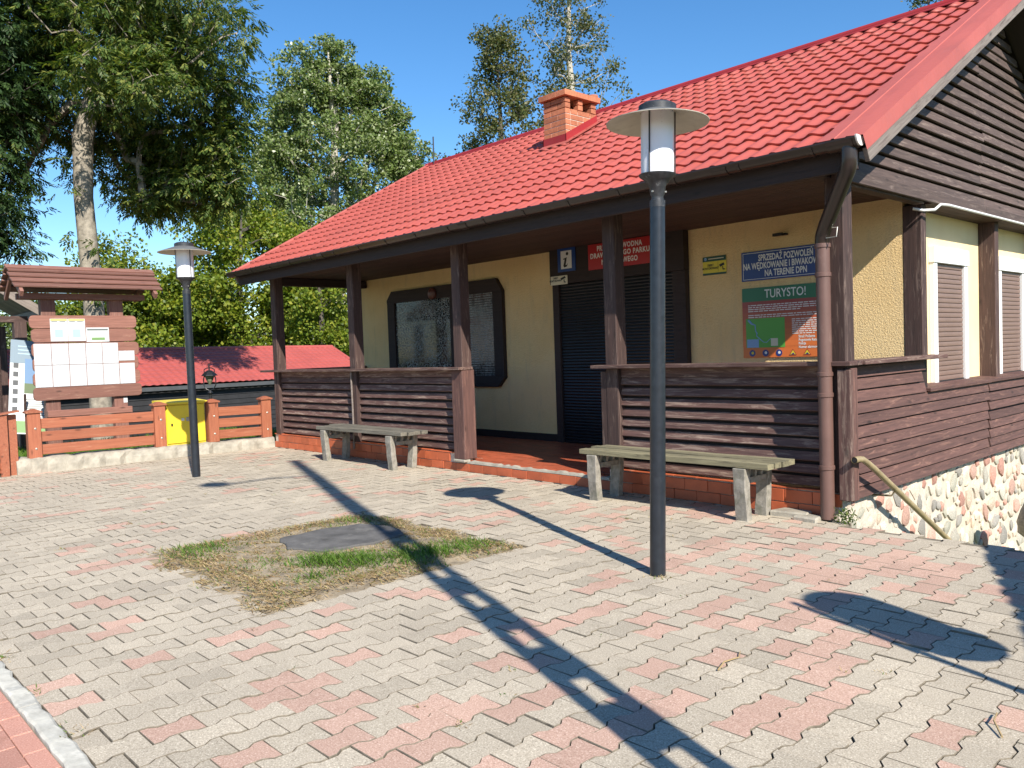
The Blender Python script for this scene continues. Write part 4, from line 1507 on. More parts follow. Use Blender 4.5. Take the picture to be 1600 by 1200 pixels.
# ------------------------------------------------------------------ benches
def bench(x0, yf, length, label, woodm, hz=0.425):
    r = thing('bench', label, 'bench', (x0, yf, 0), None, 'plank benches before the porch railing')
    X = lambda x: x0 + x
    for k in range(4):
        yy = yf + 0.02 + k * 0.1
        e0, e1 = random.uniform(-0.03, 0.03), random.uniform(-0.03, 0.03)
        board('seat_plank', (X(e0), yy, hz + 0.022 + random.gauss(0, .003)), (X(length + e1), yy, hz + 0.022 + random.gauss(0, .003)), 0.09, 0.042, (0, 0, 1), woodm, r, sag=0.005)
    for lx in (0.17, length - 0.27):
        for (ya, yb, sgn) in ((yf - 0.02, yf + 0.075, -1), (yf + 0.26, yf + 0.35, 1)):
            m = MB()
            # tapering curved concrete leg, leaning outwards at the top
            prof = []
            for i in range(6):
                t = i / 5
                bow = 0.035 * math.sin(t * math.pi * 0.5) * sgn
                wd = 0.075 - 0.012 * t
                prof.append((ya + (yb - ya) / 2 + bow + random.gauss(0, .002), t * (hz - 0.005), wd))
            for (c, z, wd) in prof:
                for dx, dy in ((-0.055, -wd / 2), (0.055, -wd / 2), (0.055, wd / 2), (-0.055, wd / 2)):
                    m.v.append((X(lx) + dx + random.gauss(0, .002), c + dy + random.gauss(0, .002), z - 0.02 * (z == 0)))
            for i in range(5):
                for q in range(4):
                    m.f.append((i * 4 + q, i * 4 + (q + 1) % 4, i * 4 + 4 + (q + 1) % 4, i * 4 + 4 + q))
                    m.m.append(0)
            m.f += [(3, 2, 1, 0), (20, 21, 22, 23)]
            m.m += [0, 0]
            m.build('leg', M_LEGC, r, bevel=0.006)
        m = MB()
        m.box(X(lx) - 0.05, X(lx) + 0.05, yf + 0.04, yf + 0.30, hz - 0.125, hz - 0.08)
        for k in range(4):
            yy = yf + 0.025 + k * 0.095
            m.prism([(yy, hz - 0.085), (yy + 0.03, hz - 0.085), (yy + 0.05, hz - 0.002), (yy + 0.02, hz - 0.002)], 0, X(lx) - 0.045, X(lx) + 0.045)
        m.build('cross_support', M_LEGC, r)
    return r


bench(-5.22, 5.67, 1.98, 'weathered mossy plank bench with concrete legs beside the downpipe', M_MOSSW)
bench(-10.10, 5.70, 2.0, 'grey weathered plank bench with concrete legs in front of the left railing panels', M_GREYW)

# ------------------------------------------------------------------ low wall and fence on the left
mb = MB()
n = 40
for i in range(n + 1):
    y = 2.52 + (6.16 - 2.52) * i / n
    zt = 0.20 - 0.045 * i / n + random.gauss(0, 0.006)
    w = random.gauss(0, 0.012)
    mb.v += [(-12.30 + w, y, -0.1), (-12.315 + w + random.gauss(0, .01), y, zt * 0.5), (-12.335 + w * .5, y, zt - 0.012), (-12.37, y, zt), (-12.60, y, zt + 0.005), (-12.62, y, -0.1)]
for i in range(n):
    for k in range(5):
        mb.f.append((i * 6 + k, i * 6 + k + 1, i * 6 + 7 + k, i * 6 + 6 + k))
        mb.m.append(0)
mb.f += [tuple(range(6)), tuple(n * 6 + k for k in range(5, -1, -1))]
mb.m += [0, 0]
lw = mb.build('low_wall', M_ROUGHC)
tag(lw, 'low rough pale concrete wall carrying the fence', 'wall')


def fence_post(root, x, y, z0, z1, w=0.16, d=0.13):
    M = frame((x, y, z0), (0, 0, 1), (1, 0, 0))
    p = MB().box(0, z1 - z0, -w / 2, w / 2, -d / 2, d / 2).build('fence_post', M_FENCE, root, M, bevel=0.006)
    MB().add([(x - d / 2 - .02, y - w / 2 - .02, z1), (x + d / 2 + .02, y - w / 2 - .02, z1), (x + d / 2 + .02, y + w / 2 + .02, z1), (x - d / 2 - .02, y + w / 2 + .02, z1),
              (x - d / 2 - .02, y - w / 2 - .02, z1 + .02), (x + d / 2 + .02, y - w / 2 - .02, z1 + .02), (x + d / 2 + .02, y + w / 2 + .02, z1 + .02), (x - d / 2 - .02, y + w / 2 + .02, z1 + .02),
              (x - .02, y - .02, z1 + .055), (x + .02, y - .02, z1 + .055), (x + .02, y + .02, z1 + .055), (x - .02, y + .02, z1 + .055)],
             [(3, 2, 1, 0), (0, 1, 5, 4), (1, 2, 6, 5), (2, 3, 7, 6), (3, 0, 4, 7), (4, 5, 9, 8), (5, 6, 10, 9), (6, 7, 11, 10), (7, 4, 8, 11), (8, 9, 10, 11)]).build('post_cap', M_FENCE, p)
    for zz in (z0 + 0.13, z0 + 0.40):
        MB().lathe([(0.015, 0), (0.015, 0.004), (0.008, 0.008)], 10).build('bolt', M_GALV, p, Matrix.Translation((x + d / 2, y + 0.01, zz)) @ Matrix.Rotation(math.pi / 2, 4, 'Y'))


def fence_panel(label, y0, y1, zb0, zb1):
    r = thing('wooden_fence', label, 'fence', (-12.42, (y0 + y1) / 2, zb0))
    fence_post(r, -12.43, y0, zb0, zb0 + 0.61)
    fence_post(r, -12.43, y1, zb1, zb1 + 0.61)
    for k in range(3):
        a, b = zb0 + 0.11 + k * 0.175, zb1 + 0.11 + k * 0.175
        board('fence_board', (-12.42, y0 + 0.08, a), (-12.42, y1 - 0.08, b), 0.135, 0.032, (1, 0, 0), M_FENCE, r, 0.004)
    return r


fence_panel('orange-brown three-board fence in front of the notice board', 2.76, 4.40, 0.19, 0.175)
fence_panel('short orange-brown three-board fence between yellow cabinet and porch', 5.20, 6.07, 0.165, 0.155)
# second fence going off to the left
r = thing('wooden_fence', 'orange-brown fence panel at the left edge of the picture, turned away', 'fence', (-12.35, 2.3, 0))
for (px, py) in ((-12.38, 2.50), (-12.30, 2.38)):
    MB().box(px - 0.035, px + 0.035, py - 0.05, py + 0.05, -0.05, 0.80).build('fence_post', M_FENCE, r, bevel=0.004)
MB().add([(-12.43, 2.30, 0.80), (-12.24, 2.30, 0.80), (-12.24, 2.57, 0.835), (-12.43, 2.57, 0.835), (-12.43, 2.30, 0.82), (-12.24, 2.30, 0.82), (-12.24, 2.57, 0.855), (-12.43, 2.57, 0.855)],
         [(3, 2, 1, 0), (4, 5, 6, 7), (0, 1, 5, 4), (1, 2, 6, 5), (2, 3, 7, 6), (3, 0, 4, 7)]).build('post_cap', M_FENCE, r)
for k in range(4):
    z = 0.12 + k * 0.175
    board('fence_board', (-12.30, 2.33, z), (-11.6, 0.9, z), 0.135, 0.032, (0.9, 0.44, 0), M_FENCE, r, 0.004)

# yellow cabinet
r = thing('utility_cabinet', 'yellow metal cabinet set between two fence posts', 'cabinet', (-12.5, 4.8, 0.17))
MB().box(-12.85, -12.45, 4.50, 5.10, 0.17, 0.79).build('body', M_YELLOW, r, bevel=0.006)
MB().box(-12.449, -12.43, 4.515, 5.085, 0.20, 0.765).build('door', M_YELLOW, r, bevel=0.004)
MB().prism([(-12.88, 0.80), (-12.41, 0.785), (-12.41, 0.815), (-12.88, 0.84)], 1, 4.47, 5.13).build('lid', M_YELLOW, r)
MB().box(-12.4295, -12.420, 4.575, 4.60, 0.46, 0.50).build('lock', M_BLACK, r, bevel=0.003)
MB().box(-12.4295, -12.415, 4.80, 4.87, 0.52, 0.58).build('meter_box', M_GALV, r, bevel=0.004)
MB().box(-12.4295, -12.415, 4.73, 4.77, 0.53, 0.57).build('label_plate', M_PAPER, r, bevel=0.003)

# ------------------------------------------------------------------ notice board with little roof
XB = -13.8
r = thing('notice_board', 'roofed wooden notice board covered with white papers behind the fence', 'notice board', (XB - 0.1, 3.8, 0.06))
for y in (3.36, 4.33):
    MB().box(0, 2.50, -0.1, 0.1, -0.07, 0.07).build('post', M_INFOR, r, frame((XB - 0.10, y, 0.02), (0, 0, 1), (1, 0, 0)), bevel=0.006)
board('cross_beam', (XB - 0.0, 3.26, 0.70), (XB - 0.0, 4.47, 0.69), 0.11, 0.10, (0, 0, 1), M_INFO, r, 0.006)


def rounded_board(y0, y1, z0, z1):
    m = MB()
    L, h = y1 - y0, (z1 - z0)
    pts = []
    rr = min(0.06, h * 0.4)
    for cx, cz, a0 in ((L - rr, h / 2 - rr, 0), (rr, h / 2 - rr, 90), (rr, -h / 2 + rr, 180), (L - rr, -h / 2 + rr, 270)):
        for k in range(5):
            a = math.radians(a0 + k * 22.5)
            pts.append((cx + rr * math.cos(a), cz + rr * math.sin(a)))
    m.prism(pts, 2, -0.02, 0.02)
    m.build('board', M_INFO, r, frame((XB, y0, (z0 + z1) / 2), (0, 1, 0), (1, 0, 0)), bevel=0.004)


zt = [2.165, 1.96, 1.765, 1.54, 1.315, 1.10]
for k, (a, b) in enumerate(((2.18, 1.985), (1.978, 1.775), (1.765, 1.555), (1.545, 1.335), (1.325, 1.115), (1.105, 0.905))):
    rounded_board(3.09 + random.uniform(-.015, .015), 4.60 + random.uniform(-.015, .015) + 0.008 * k, b, a)
# papers
xp = XB + 0.024


def paper_mat():
    m, nt, b = newmat('printed_paper')
    p = wpos(nt)
    wv = nd(nt, 'ShaderNodeTexWave', bands_direction='Z')
    wv.inputs['Scale'].default_value = 22
    nt.links.new(p, wv.inputs['Vector'])
    n = noise(nt, wpos(nt, (1, 70, 40)), 1.5, 3, 0.6)
    k = mix(nt, 1.0, ramp(nt, wv.outputs['Fac'], [(0.62, 0), (0.75, 1)]), ramp(nt, n, [(0.42, 0), (0.55, 1)]), 'MULTIPLY')
    nt.links.new(mix(nt, k, (0.56, 0.565, 0.57), (0.30, 0.32, 0.35)), b.inputs['Base Color'])
    b.inputs['Roughness'].default_value = 0.55
    return m


M_PRINT = paper_mat()


def paper(y0, y1, z0, z1, name='paper', mat=None, tilt=0.004, parent=None, dx=0.0):
    a = random.uniform(-tilt, tilt)
    m = MB()
    c = [(y0, z0), (y1, z0), (y1, z1), (y0, z1)]
    return m.prism([(p[0] + a * (p[1] - z0), p[1] + a * (p[0] - y0)) for p in c], 0, xp + dx, xp + dx + 0.002).build(name, mat or M_PRINT, parent or r)


cw = (4.55 - 3.12) / 6
for i in range(6):
    y = 3.12 + i * cw
    if i < 5: paper(y + 0.003, y + cw - 0.005, 1.437, 1.755)
    paper(y + 0.003, y + cw - 0.005, 1.105, 1.430)
paper(3.12 + 5 * cw, 4.55, 1.47, 1.625)
F_PALEY = flat('print_pale_yellow', (0.56, 0.42, 0.12))
F_CYAN = flat('print_pale_cyan', (0.34, 0.49, 0.55))
F_GRY = flat('print_grey', (0.13, 0.15, 0.14))
F_GRN = flat('print_leaf_green', (0.16, 0.28, 0.10))
for i in range(2):
    y = 3.36 + i * 0.245
    p = paper(y, y + 0.24, 1.79, 2.13, mat=M_PAPER, tilt=0)
    paper(y + 0.008, y + 0.232, 2.10, 2.125, 'print', F_PALEY, 0, p, 0.0025)
    paper(y + 0.02, y + 0.10, 2.083, 2.092, 'print', F_GRY, 0, p, 0.0025)
    paper(y + 0.13, y + 0.21, 2.083, 2.092, 'print', F_GRY, 0, p, 0.0025)
    paper(y + 0.06, y + 0.17, 1.85, 1.97, 'print', F_CYAN, 0, p, 0.0025)
p = paper(3.855, 4.185, 1.775, 1.995, mat=M_PAPER, tilt=0)
paper(3.87, 4.17, 1.95, 1.975, 'print', F_GRY, 0, p, 0.0025)
paper(3.93, 4.12, 1.80, 1.84, 'print', F_GRN, 0, p, 0.0025)
paper(4.365, 4.425, 0.80, 0.885, mat=M_PAPER, tilt=0, dx=-0.052)
# roof: lapped planks on both slopes
ridge = 2.90
for side in (1, -1):
    for k in range(4):
        d0 = 0.10 + k * 0.135
        ca, sa = math.cos(math.radians(38)), math.sin(math.radians(38))
        c = Vector((XB - 0.10 + side * d0 * ca, 0, ridge - d0 * sa + 0.02))
        nrm = (side * math.sin(math.radians(38 - 17)), 0, math.cos(math.radians(38 - 17)))
        board('roof_plank', (c.x, 2.84 + random.uniform(-.01, .01), c.z), (c.x, 4.92 + random.uniform(-.012, .012), c.z), 0.165, 0.03, nrm, M_INFOR, r, 0.004)
    for y in (2.93, 4.80):
        board('rafter', (XB - 0.10, y, ridge - 0.04), (XB - 0.10 + side * 0.50, y, ridge - 0.04 - 0.39), 0.05, 0.09, (side * .6, 0, .8), M_INFOR, r, 0.003)
board('roof_beam', (XB - 0.0, 2.98, 2.47), (XB - 0.0, 4.75, 2.47), 0.08, 0.09, (0, 0, 1), M_INFOR, r, 0.004)
board('roof_beam', (XB - 0.2, 2.98, 2.47), (XB - 0.2, 4.75, 2.47), 0.08, 0.09, (0, 0, 1), M_INFOR, r, 0.004)
board('ridge_plank', (XB - 0.05, 2.83, ridge + 0.0), (XB - 0.05, 4.93, ridge + 0.0), 0.12, 0.025, (0.5, 0, 1), M_INFOR, r, 0.003)

# grey-shingled shelter behind, at the left edge
r = thing('shelter', 'grey shingled shelter roof on a dark post at the left edge', 'shelter', (-15.3, 2.9, 0))
for (px, py) in ((-15.3, 3.28), (-16.8, 3.28), (-15.3, 1.2), (-16.8, 1.2)):
    MB().box(0, 2.45, -0.09, 0.09, -0.09, 0.09).build('post', M_POST, r, frame((px, py, -0.3), (0, 0, 1), (1, 0, 0)), bevel=0.006)
board('eave_board', (-15.05, 3.52, 2.28), (-16.95, 3.52, 2.28), 0.05, 0.12, (0, 0, 1), M_RAKE, r, 0.003)
for row in range(7):
    for c in range(16):
        xx = -15.05 - c * 0.13
        yy = 3.55 - row * 0.22
        zz = 2.36 + row * 0.145
        board('shingle', (xx, yy, zz), (xx, yy - 0.30, zz + 0.19), 0.124, 0.014, (0, 0.55, 0.84), M_SHING, r, 0)
board('gable_board', (-15.0, 3.60, 2.27), (-15.0, 2.1, 3.26), 0.03, 0.14, (0, 0.55, 0.84), M_SHING, r, 0.003)
board('tie_beam', (-15.3, 3.4, 2.2), (-15.3, 1.0, 2.2), 0.1, 0.1, (0, 0, 1), M_POST, r, 0.003)

# leaning display panel with pictures
F_SKYP = flat('photo_sky_blue', (0.10, 0.19, 0.33))
F_LAND = flat('photo_green', (0.08, 0.12, 0.05))
F_DKP = flat('photo_dark', (0.05, 0.055, 0.06))
F_NAVY = flat('panel_slate', (0.16, 0.22, 0.27))
r = thing('display_panel', 'white display panel with small photographs leaning beside the notice board', 'display panel', (-14.3, 2.75, 0.06))
PM = Matrix.Translation((-14.35, 2.84, 0.42)) @ Matrix.Rotation(math.radians(92), 4, 'Z') @ Matrix.Rotation(math.radians(76), 4, 'X') @ Matrix(((1, 0.30, 0, 0), (0, 1, 0, 0), (0, 0, 1, 0), (0, 0, 0, 1)))
MB().box(0, 0.62, 0, 1.50, -0.02, 0).build('panel', M_PAPER, r, PM, bevel=0.003)


def pr(x0, x1, y0, y1, mat, z=0.002):
    MB().add([(x0, y0, z), (x1, y0, z), (x1, y1, z), (x0, y1, z)], [(0, 1, 2, 3)]).build('print', mat, r, PM)


pr(0.0, 0.62, 1.12, 1.50, F_NAVY)
pr(0.20, 0.62, 0.80, 1.20, F_SKYP, 0.003)
pr(0.20, 0.62, 0.64, 0.80, F_LAND, 0.003)
pr(0.0, 0.62, 0.02, 0.20, F_GRN, 0.003)
for k in range(6): pr(0.045, 0.115, 0.34 + k * 0.14, 0.42 + k * 0.14, F_DKP, 0.004)
for k in range(9): pr(0.22, 0.57, 0.26 + k * 0.035, 0.268 + k * 0.035, F_GRY, 0.004)
for k in range(3): pr(0.1, 0.5, 1.27 + k * 0.06, 1.285 + k * 0.06, F_CYAN, 0.004)
MB().tube([(-14.42, 2.8, 1.6), (-14.75, 2.85, 0.05)], 0.02, 6).build('stand_leg', M_POST, r)
MB().tube([(-14.35, 3.1, 1.0), (-14.75, 3.15, 0.05)], 0.02, 6).build('stand_leg', M_POST, r)

# black lantern beyond the fence
r = thing('lantern', 'small black lantern post standing before the lower red roof', 'lamp', (-15.73, 6.57, -0.3))
T = (-15.73, 6.57, 0)
MB().tube([(T[0], T[1], -0.4), (T[0], T[1], 0.80)], [0.035, 0.028], 10).build('pole', M_BLACK, r, smooth=60)
MB().lathe([(0.03, 0.76), (0.05, 0.80), (0.02, 0.85)], 12, T).build('collar', M_BLACK, r, smooth=40)
for s_ in (1, -1):
    d = Vector((0.68, 0.73, 0)) * s_
    pts = [(0, 0.84), (0.07, 0.87), (0.115, 0.95), (0.12, 1.05), (0.10, 1.14)]
    MB().tube([(T[0] + d.x * a, T[1] + d.y * a, z) for a, z in pts], 0.011, 6).build('bracket', M_BLACK, r, smooth=60)
    pts = [(0.10, 1.20), (0.10, 1.25), (0.05, 1.28), (0.0, 1.285)]
    MB().tube([(T[0] + d.x * a, T[1] + d.y * a, z) for a, z in pts], 0.010, 6).build('top_bracket', M_BLACK, r, smooth=60)
MB().lathe([(0.01, 0.95), (0.06, 1.03), (0.10, 1.13), (0.105, 1.14)], 8, T).build('glass', plain('lantern_glass', (0.19, 0.2, 0.13), 0.2), r)
MB().lathe([(0.165, 1.13), (0.15, 1.15), (0.10, 1.20), (0.04, 1.235), (0.015, 1.24), (0.015, 1.36)], 8, T).build('hood', M_BLACK, r)

# ------------------------------------------------------------------ lower building with the red roof
r = thing('boathouse', 'long low building with faded red tiled roof and black walls below the fence', 'building', (-22, 9.5, -2))
A, Bq = Vector((-20.3, 3.8, 0.86)), Vector((-22.0, 14.4, 0.80))        # eave line
u = (Bq - A)
u.z = 0
u.normalize()
nrmv = Vector((-u.y, u.x, 0))
if nrmv.x > 0: nrmv = -nrmv
Lb = (Bq - A).length
dep, rise = 1.9, 0.95
EX = Matrix((u, nrmv * -1, Vector((0, 0, 1)))).transposed().to_4x4()


def bp(a, d, z):
    p = A + u * a + nrmv * d
    return (p.x, p.y, z)


m = MB()
m.add([bp(0.2, 0.25, -2.2), bp(Lb - 0.3, 0.25, -2.2), bp(Lb - 0.3, 3.5, -2.2), bp(0.2, 3.5, -2.2), bp(0.2, 0.25, 0.78), bp(Lb - 0.3, 0.25, 0.78), bp(Lb - 0.3, 3.5, 0.78), bp(0.2, 3.5, 0.78)],
      [(0, 3, 2, 1), (4, 5, 6, 7), (0, 1, 5, 4), (1, 2, 6, 5), (2, 3, 7, 6), (3, 0, 4, 7)])
m.build('wall', M_LOWER, r)
for k in range(14):
    z = 0.70 - k * 0.13
    board('wall_board', bp(0.2, 0.235, z), bp(Lb - 0.3, 0.235, z), 0.125, 0.02, tuple(nrmv * -1 + Vector((0, 0, 0.12))), M_LOWER, r, 0.002)
board('eave_board', bp(-0.1, 0.03, 0.79), bp(Lb, 0.03, 0.74), 0.10, 0.03, tuple(-nrmv), plain('grey_eave', (0.07, 0.075, 0.08), 0.6), r, 0.003)
# corrugated tile sheet (geometry: waves across, steps along)
m = MB()
nw, ns = int(Lb / 0.2) * 6, 11
SLp = math.hypot(dep, rise)
for s_ in range(ns):
    for e in (0, 1):
        for i in range(nw + 1):
            a = Lb * i / nw
            h = 0.018 * (0.5 - 0.5 * math.cos(2 * math.pi * i / 6)) + (0.024 if e == 0 else 0.0)
            t = (s_ + e * 1.0) / ns
            zb = 0.86 - 0.06 * a / Lb
            x_, y_, _z = bp(a, dep * t, 0)
            m.v.append((x_, y_, zb + rise * t + h))
w_ = nw + 1
for s_ in range(ns):
    o_ = s_ * 2 * w_
    for i in range(nw):
        m.f.append((o_ + i, o_ + i + 1, o_ + w_ + i + 1, o_ + w_ + i))
        m.m.append(0)
        if s_ < ns - 1:
            m.f.append((o_ + w_ + i, o_ + w_ + i + 1, o_ + 2 * w_ + i + 1, o_ + 2 * w_ + i))
            m.m.append(0)
m.build('roof', M_ROOF2, r)
m = MB()
m.add([bp(0, dep, 1.79), bp(Lb, dep, 1.73), bp(Lb, 2 * dep, 0.80), bp(0, 2 * dep, 0.86)], [(0, 1, 2, 3)])
m.add([bp(Lb, 0, 0.8), bp(Lb, dep, 1.73), bp(Lb, 2 * dep, 0.80)], [(0, 1, 2)])
m.build('back_roof', M_ROOF2, r)
m = MB()
m.tube([bp(-0.02, dep, 1.815), bp(Lb + 0.02, dep, 1.755)], 0.06, 8)
m.build('ridge_cap', M_ROOF2, r, smooth=60)
for side_ in (0,):
    m = MB()
    m.tube([bp(Lb + 0.0, -0.03, 0.82), bp(Lb + 0.0, dep, 1.76)], 0.05, 6)
    m.build('rake_cap', M_ROOF2, r, smooth=60)

# ------------------------------------------------------------------ handrail, boulder at the lower steps
r = thing('handrail_pipe', 'bent ochre metal handrail sloping down along the stone plinth', 'handrail', (-2.78, 6.1, 0))
MB().tube([(-2.77, 6.03, 0.495), (-2.77, 6.10, 0.495), (-2.77, 6.17, 0.485), (-2.77, 6.25, 0.45), (-2.77, 6.35, 0.40), (-2.77, 8.9, -1.0)], 0.024, 12, False).build('rail', M_RUSTP, r, smooth=60)
MB().tube([(-2.77, 6.031, 0.495), (-2.77, 6.04, 0.495)], 0.019, 10).build('pipe_end', M_BLACK, r)
for y in (6.75, 8.4):
    z = 0.40 - (y - 6.35) * 0.549
    MB().tube([(-2.77, y, z - 0.02), (-2.80, y, z - 0.06), (-2.96, y, z - 0.07)], 0.008, 6).build('bracket', M_RUSTP, r, smooth=60)
m = MB()
for i in range(9):
    for k in range(12):
        t, ph = math.pi * i / 8, 2 * math.pi * k / 12
        rr = 0.22 * (1 + 0.12 * math.sin(3 * ph + i) + 0.08 * math.cos(5 * t + ph))
        m.v.append((rr * math.sin(t) * math.cos(ph), rr * math.sin(t) * math.sin(ph) * 1.1, rr * math.cos(t) * 1.3))
for i in range(8):
    for k in range(12):
        m.f.append((i * 12 + k, i * 12 + (k + 1) % 12, i * 12 + 12 + (k + 1) % 12, i * 12 + 12 + k))
        m.m.append(0)
bo = m.build('boulder', M_STONE[3], None, Matrix.Translation((-2.30, 9.05, -0.42)), smooth=40)
tag(bo, 'dark boulder at the right edge beside the stone plinth', 'boulder')
# small plant at the foot of the downpipe, chipped concrete
nb = 150
P = np.column_stack([rng.normal(-2.86, 0.04, nb), rng.normal(6.06, 0.03, nb), rng.uniform(0.0, 0.10, nb)])
D = unit(rng.normal(0, 1, (nb, 3)) + np.array([0.1, -0.4, 0.5]))
pl = thing('weed_plant', '', 'plant', (-2.86, 6.06, 0))
link('leaves', quad_mesh('leaves', quads(P, D, unit(rng.normal(0, 1, (nb, 3))), rng.uniform(0.02, 0.05, nb), rng.uniform(0.008, 0.018, nb)), M_BUSH), pl, kind='stuff')
tag(pl, 'small green weed growing at the foot of the downpipe', 'plant')
for i, (px, py, a, b, c) in enumerate(((-3.30, 6.06, 0.16, 0.09, 0.05), (-3.12, 6.0, 0.10, 0.07, 0.04))):
    m = MB()
    m.prism([(px - a + random.gauss(0, .01), py - b), (px + a, py - b + random.gauss(0, .02)), (px + a * .8, py + b), (px - a * .7, py + b)], 2, -0.01, c)
    q = m.build('concrete_chunk', M_ROUGHC, bevel=0.012)
    tag(q, ('larger broken pale concrete chunk at the foot of the orange base tiles', 'smaller broken concrete chunk next to the downpipe foot')[i], 'rubble')
# fallen twigs
for i, (pts, lab) in enumerate((([(-1.98, 2.98, 0.004), (-2.0, 3.06, 0.012), (-1.99, 3.16, 0.006), (-2.02, 3.22, 0.01)], 'thin pale dry twig lying on the paving in the right foreground'),
                               ([(-0.93, 3.12, 0.004), (-0.98, 3.2, 0.02), (-1.0, 3.3, 0.008)], 'short dry twig on the paving at the right edge'))):
    q = MB().tube(pts, [0.004, 0.0035, 0.003, 0.002][:len(pts)], 5).build('twig', M_GRASSD)
    tag(q, lab, 'twig')

# ------------------------------------------------------------------ things outside the frame whose shadows fall into it
hs = Vector((SD.x, SD.y, 0)).normalized()
k_sh = 1 / math.tan(SUN_EL)


def caster(gx, gy, z):
    return Vector((gx, gy, 0)) + hs * (k_sh * z) + Vector((0, 0, z))


# concrete power pole with slots and a street light on an arm
HM = 9.0
pt = caster(-10.33, 5.44, HM)
r = thing('power_pole', 'slotted concrete power pole with street light casting the long shadow', 'pole', (pt.x, pt.y, 0))
perp = Vector((-hs.y, hs.x, 0))
PB = Matrix((perp, hs, Vector((0, 0, 1)))).transposed().to_4x4()
PB.translation = (pt.x, pt.y, 0)


def wz(z): return 0.128 - 0.05 * z / HM


m = MB()
for s_ in (1, -1):
    m.add([(s_ * wz(0), -0.08, -0.3), (s_ * wz(0), 0.08, -0.3), (s_ * (wz(0) - 0.082), 0.08, -0.3), (s_ * (wz(0) - 0.082), -0.08, -0.3),
           (s_ * wz(HM), -0.06, HM), (s_ * wz(HM), 0.06, HM), (s_ * (wz(HM) - 0.075), 0.06, HM), (s_ * (wz(HM) - 0.075), -0.06, HM)],
          [(0, 1, 2, 3), (7, 6, 5, 4), (0, 4, 5, 1), (1, 5, 6, 2), (2, 6, 7, 3), (3, 7, 4, 0)])
z = -0.3
k = 0
while z < HM:
    solid = 0.27 if z < 4.6 else 4.5
    top = min(HM, z + solid)
    m.box(-(wz(z) - 0.074), wz(z) - 0.074, -0.045, 0.045, z, top)
    z = top + 0.27
m.build('shaft', M_CONCP, r, PB)
pj = caster(-8.80, 4.82, 7.7)
pa = caster(-9.05, 3.95, 8.0)
pe = caster(-9.32, 3.72, 8.05)
MB().tube([(pj.x, pj.y, 7.7), ((pj.x + pa.x) / 2, (pj.y + pa.y) / 2, 7.95), (pa.x, pa.y, 8.0)], 0.025, 8).build('arm', M_GALV, r, smooth=60)
MB().tube([pa, pa.lerp(pe, 0.2), pa.lerp(pe, 0.7), pe], [0.05, 0.11, 0.12, 0.05], 10).build('luminaire', M_GALV, r, smooth=60)
# sign with rounded ends on a post
HP = 2.3
pb = caster(-2.2, 4.04, HP)
r = thing('roadside_sign', 'narrow panel with rounded ends on a thin post, seen only by its shadow', 'sign', (pb.x, pb.y, 0))
MB().tube([(pb.x, pb.y, -0.1), (pb.x, pb.y, HP)], 0.022, 10).build('post', M_GALV, r, smooth=60)
SM = Matrix((perp, hs, Vector((0, 0, 1)))).transposed().to_4x4()
SM.translation = (pb.x, pb.y, 0)
pts = []
for k in range(9):
    a = math.pi * k / 8
    pts.append((0.215 + 0.19 * math.cos(a), 2.18 + 0.19 * math.sin(a)))
for k in range(9):
    a = math.pi + math.pi * k / 8
    pts.append((0.215 + 0.19 * math.cos(a), 1.69 + 0.19 * math.sin(a)))
MB().prism(pts, 1, -0.015, 0.015).build('panel', F_BLUE2, r, SM)
for z in (1.7, 2.0):
    MB().box(0.0, 0.10, -0.01, 0.01, z - 0.015, z + 0.015).build('clamp', M_GALV, r, SM)
# kiosk with shingle eaves whose jagged edge shades the right corner
e0, e1 = caster(-1.88, 6.06, 2.2), caster(-1.22, 4.45, 2.2)
ud = (e1 - e0).normalized()
vd = Vector((-ud.y, ud.x, 0))
if vd.x < 0: vd = -vd
r = thing('kiosk', 'wooden kiosk with shingled eaves standing right of the view, seen only by its shadow', 'kiosk', e0 + vd * 1.2 - Vector((0, 0, 2.2)))
m = MB()
q0, q1 = e0 + vd * 0.05, e0 + ud * 3.6 + vd * 0.05
for sgn, a0 in ((1, 0),):
    c = [q0, q1, q1 + vd * 1.3 + Vector((0, 0, 0.7)), q0 + vd * 1.3 + Vector((0, 0, 0.7)), q1 + vd * 2.6, q0 + vd * 2.6]
    m.add(c, [(0, 1, 2, 3), (3, 2, 4, 5)])
m.build('roof', M_SHING, r)
for k in range(34):
    a = e0 + ud * (0.05 + k * 0.105) + Vector((0, 0, 0.005))
    L_ = random.uniform(0.16, 0.24)
    board('shingle', a + vd * 0.16 + Vector((0, 0, 0.09)), a + vd * (0.16 - L_) + Vector((0, 0, 0.09 - L_ * 0.53)), 0.10, 0.015, vd * -0.47 + Vector((0, 0, 0.88)), M_SHING, r, 0)
for a, b in ((0.3, 0.5), (3.3, 0.5), (0.3, 2.1), (3.3, 2.1)):
    p = e0 + ud * a + vd * b
    MB().box(p.x - .06, p.x + .06, p.y - .06, p.y + .06, -1.2, 2.4).build('post', M_POST, r)
#PART4
# ------------------------------------------------------------------ trees
def clusters(ells, n, rs, shell=0.5):
    """cluster centres inside a union of ellipsoids (cx,cy,cz,rx,ry,rz,weight)"""
    w = np.array([e[6] for e in ells], float)
    w /= w.sum()
    idx = rs.choice(len(ells), n, p=w)
    d = unit(rs.normal(0, 1, (n, 3)))
    rad = rs.random(n) ** shell
    E_ = np.array([e[:6] for e in ells])[idx]
    return E_[:, :3] + d * rad[:, None] * E_[:, 3:]


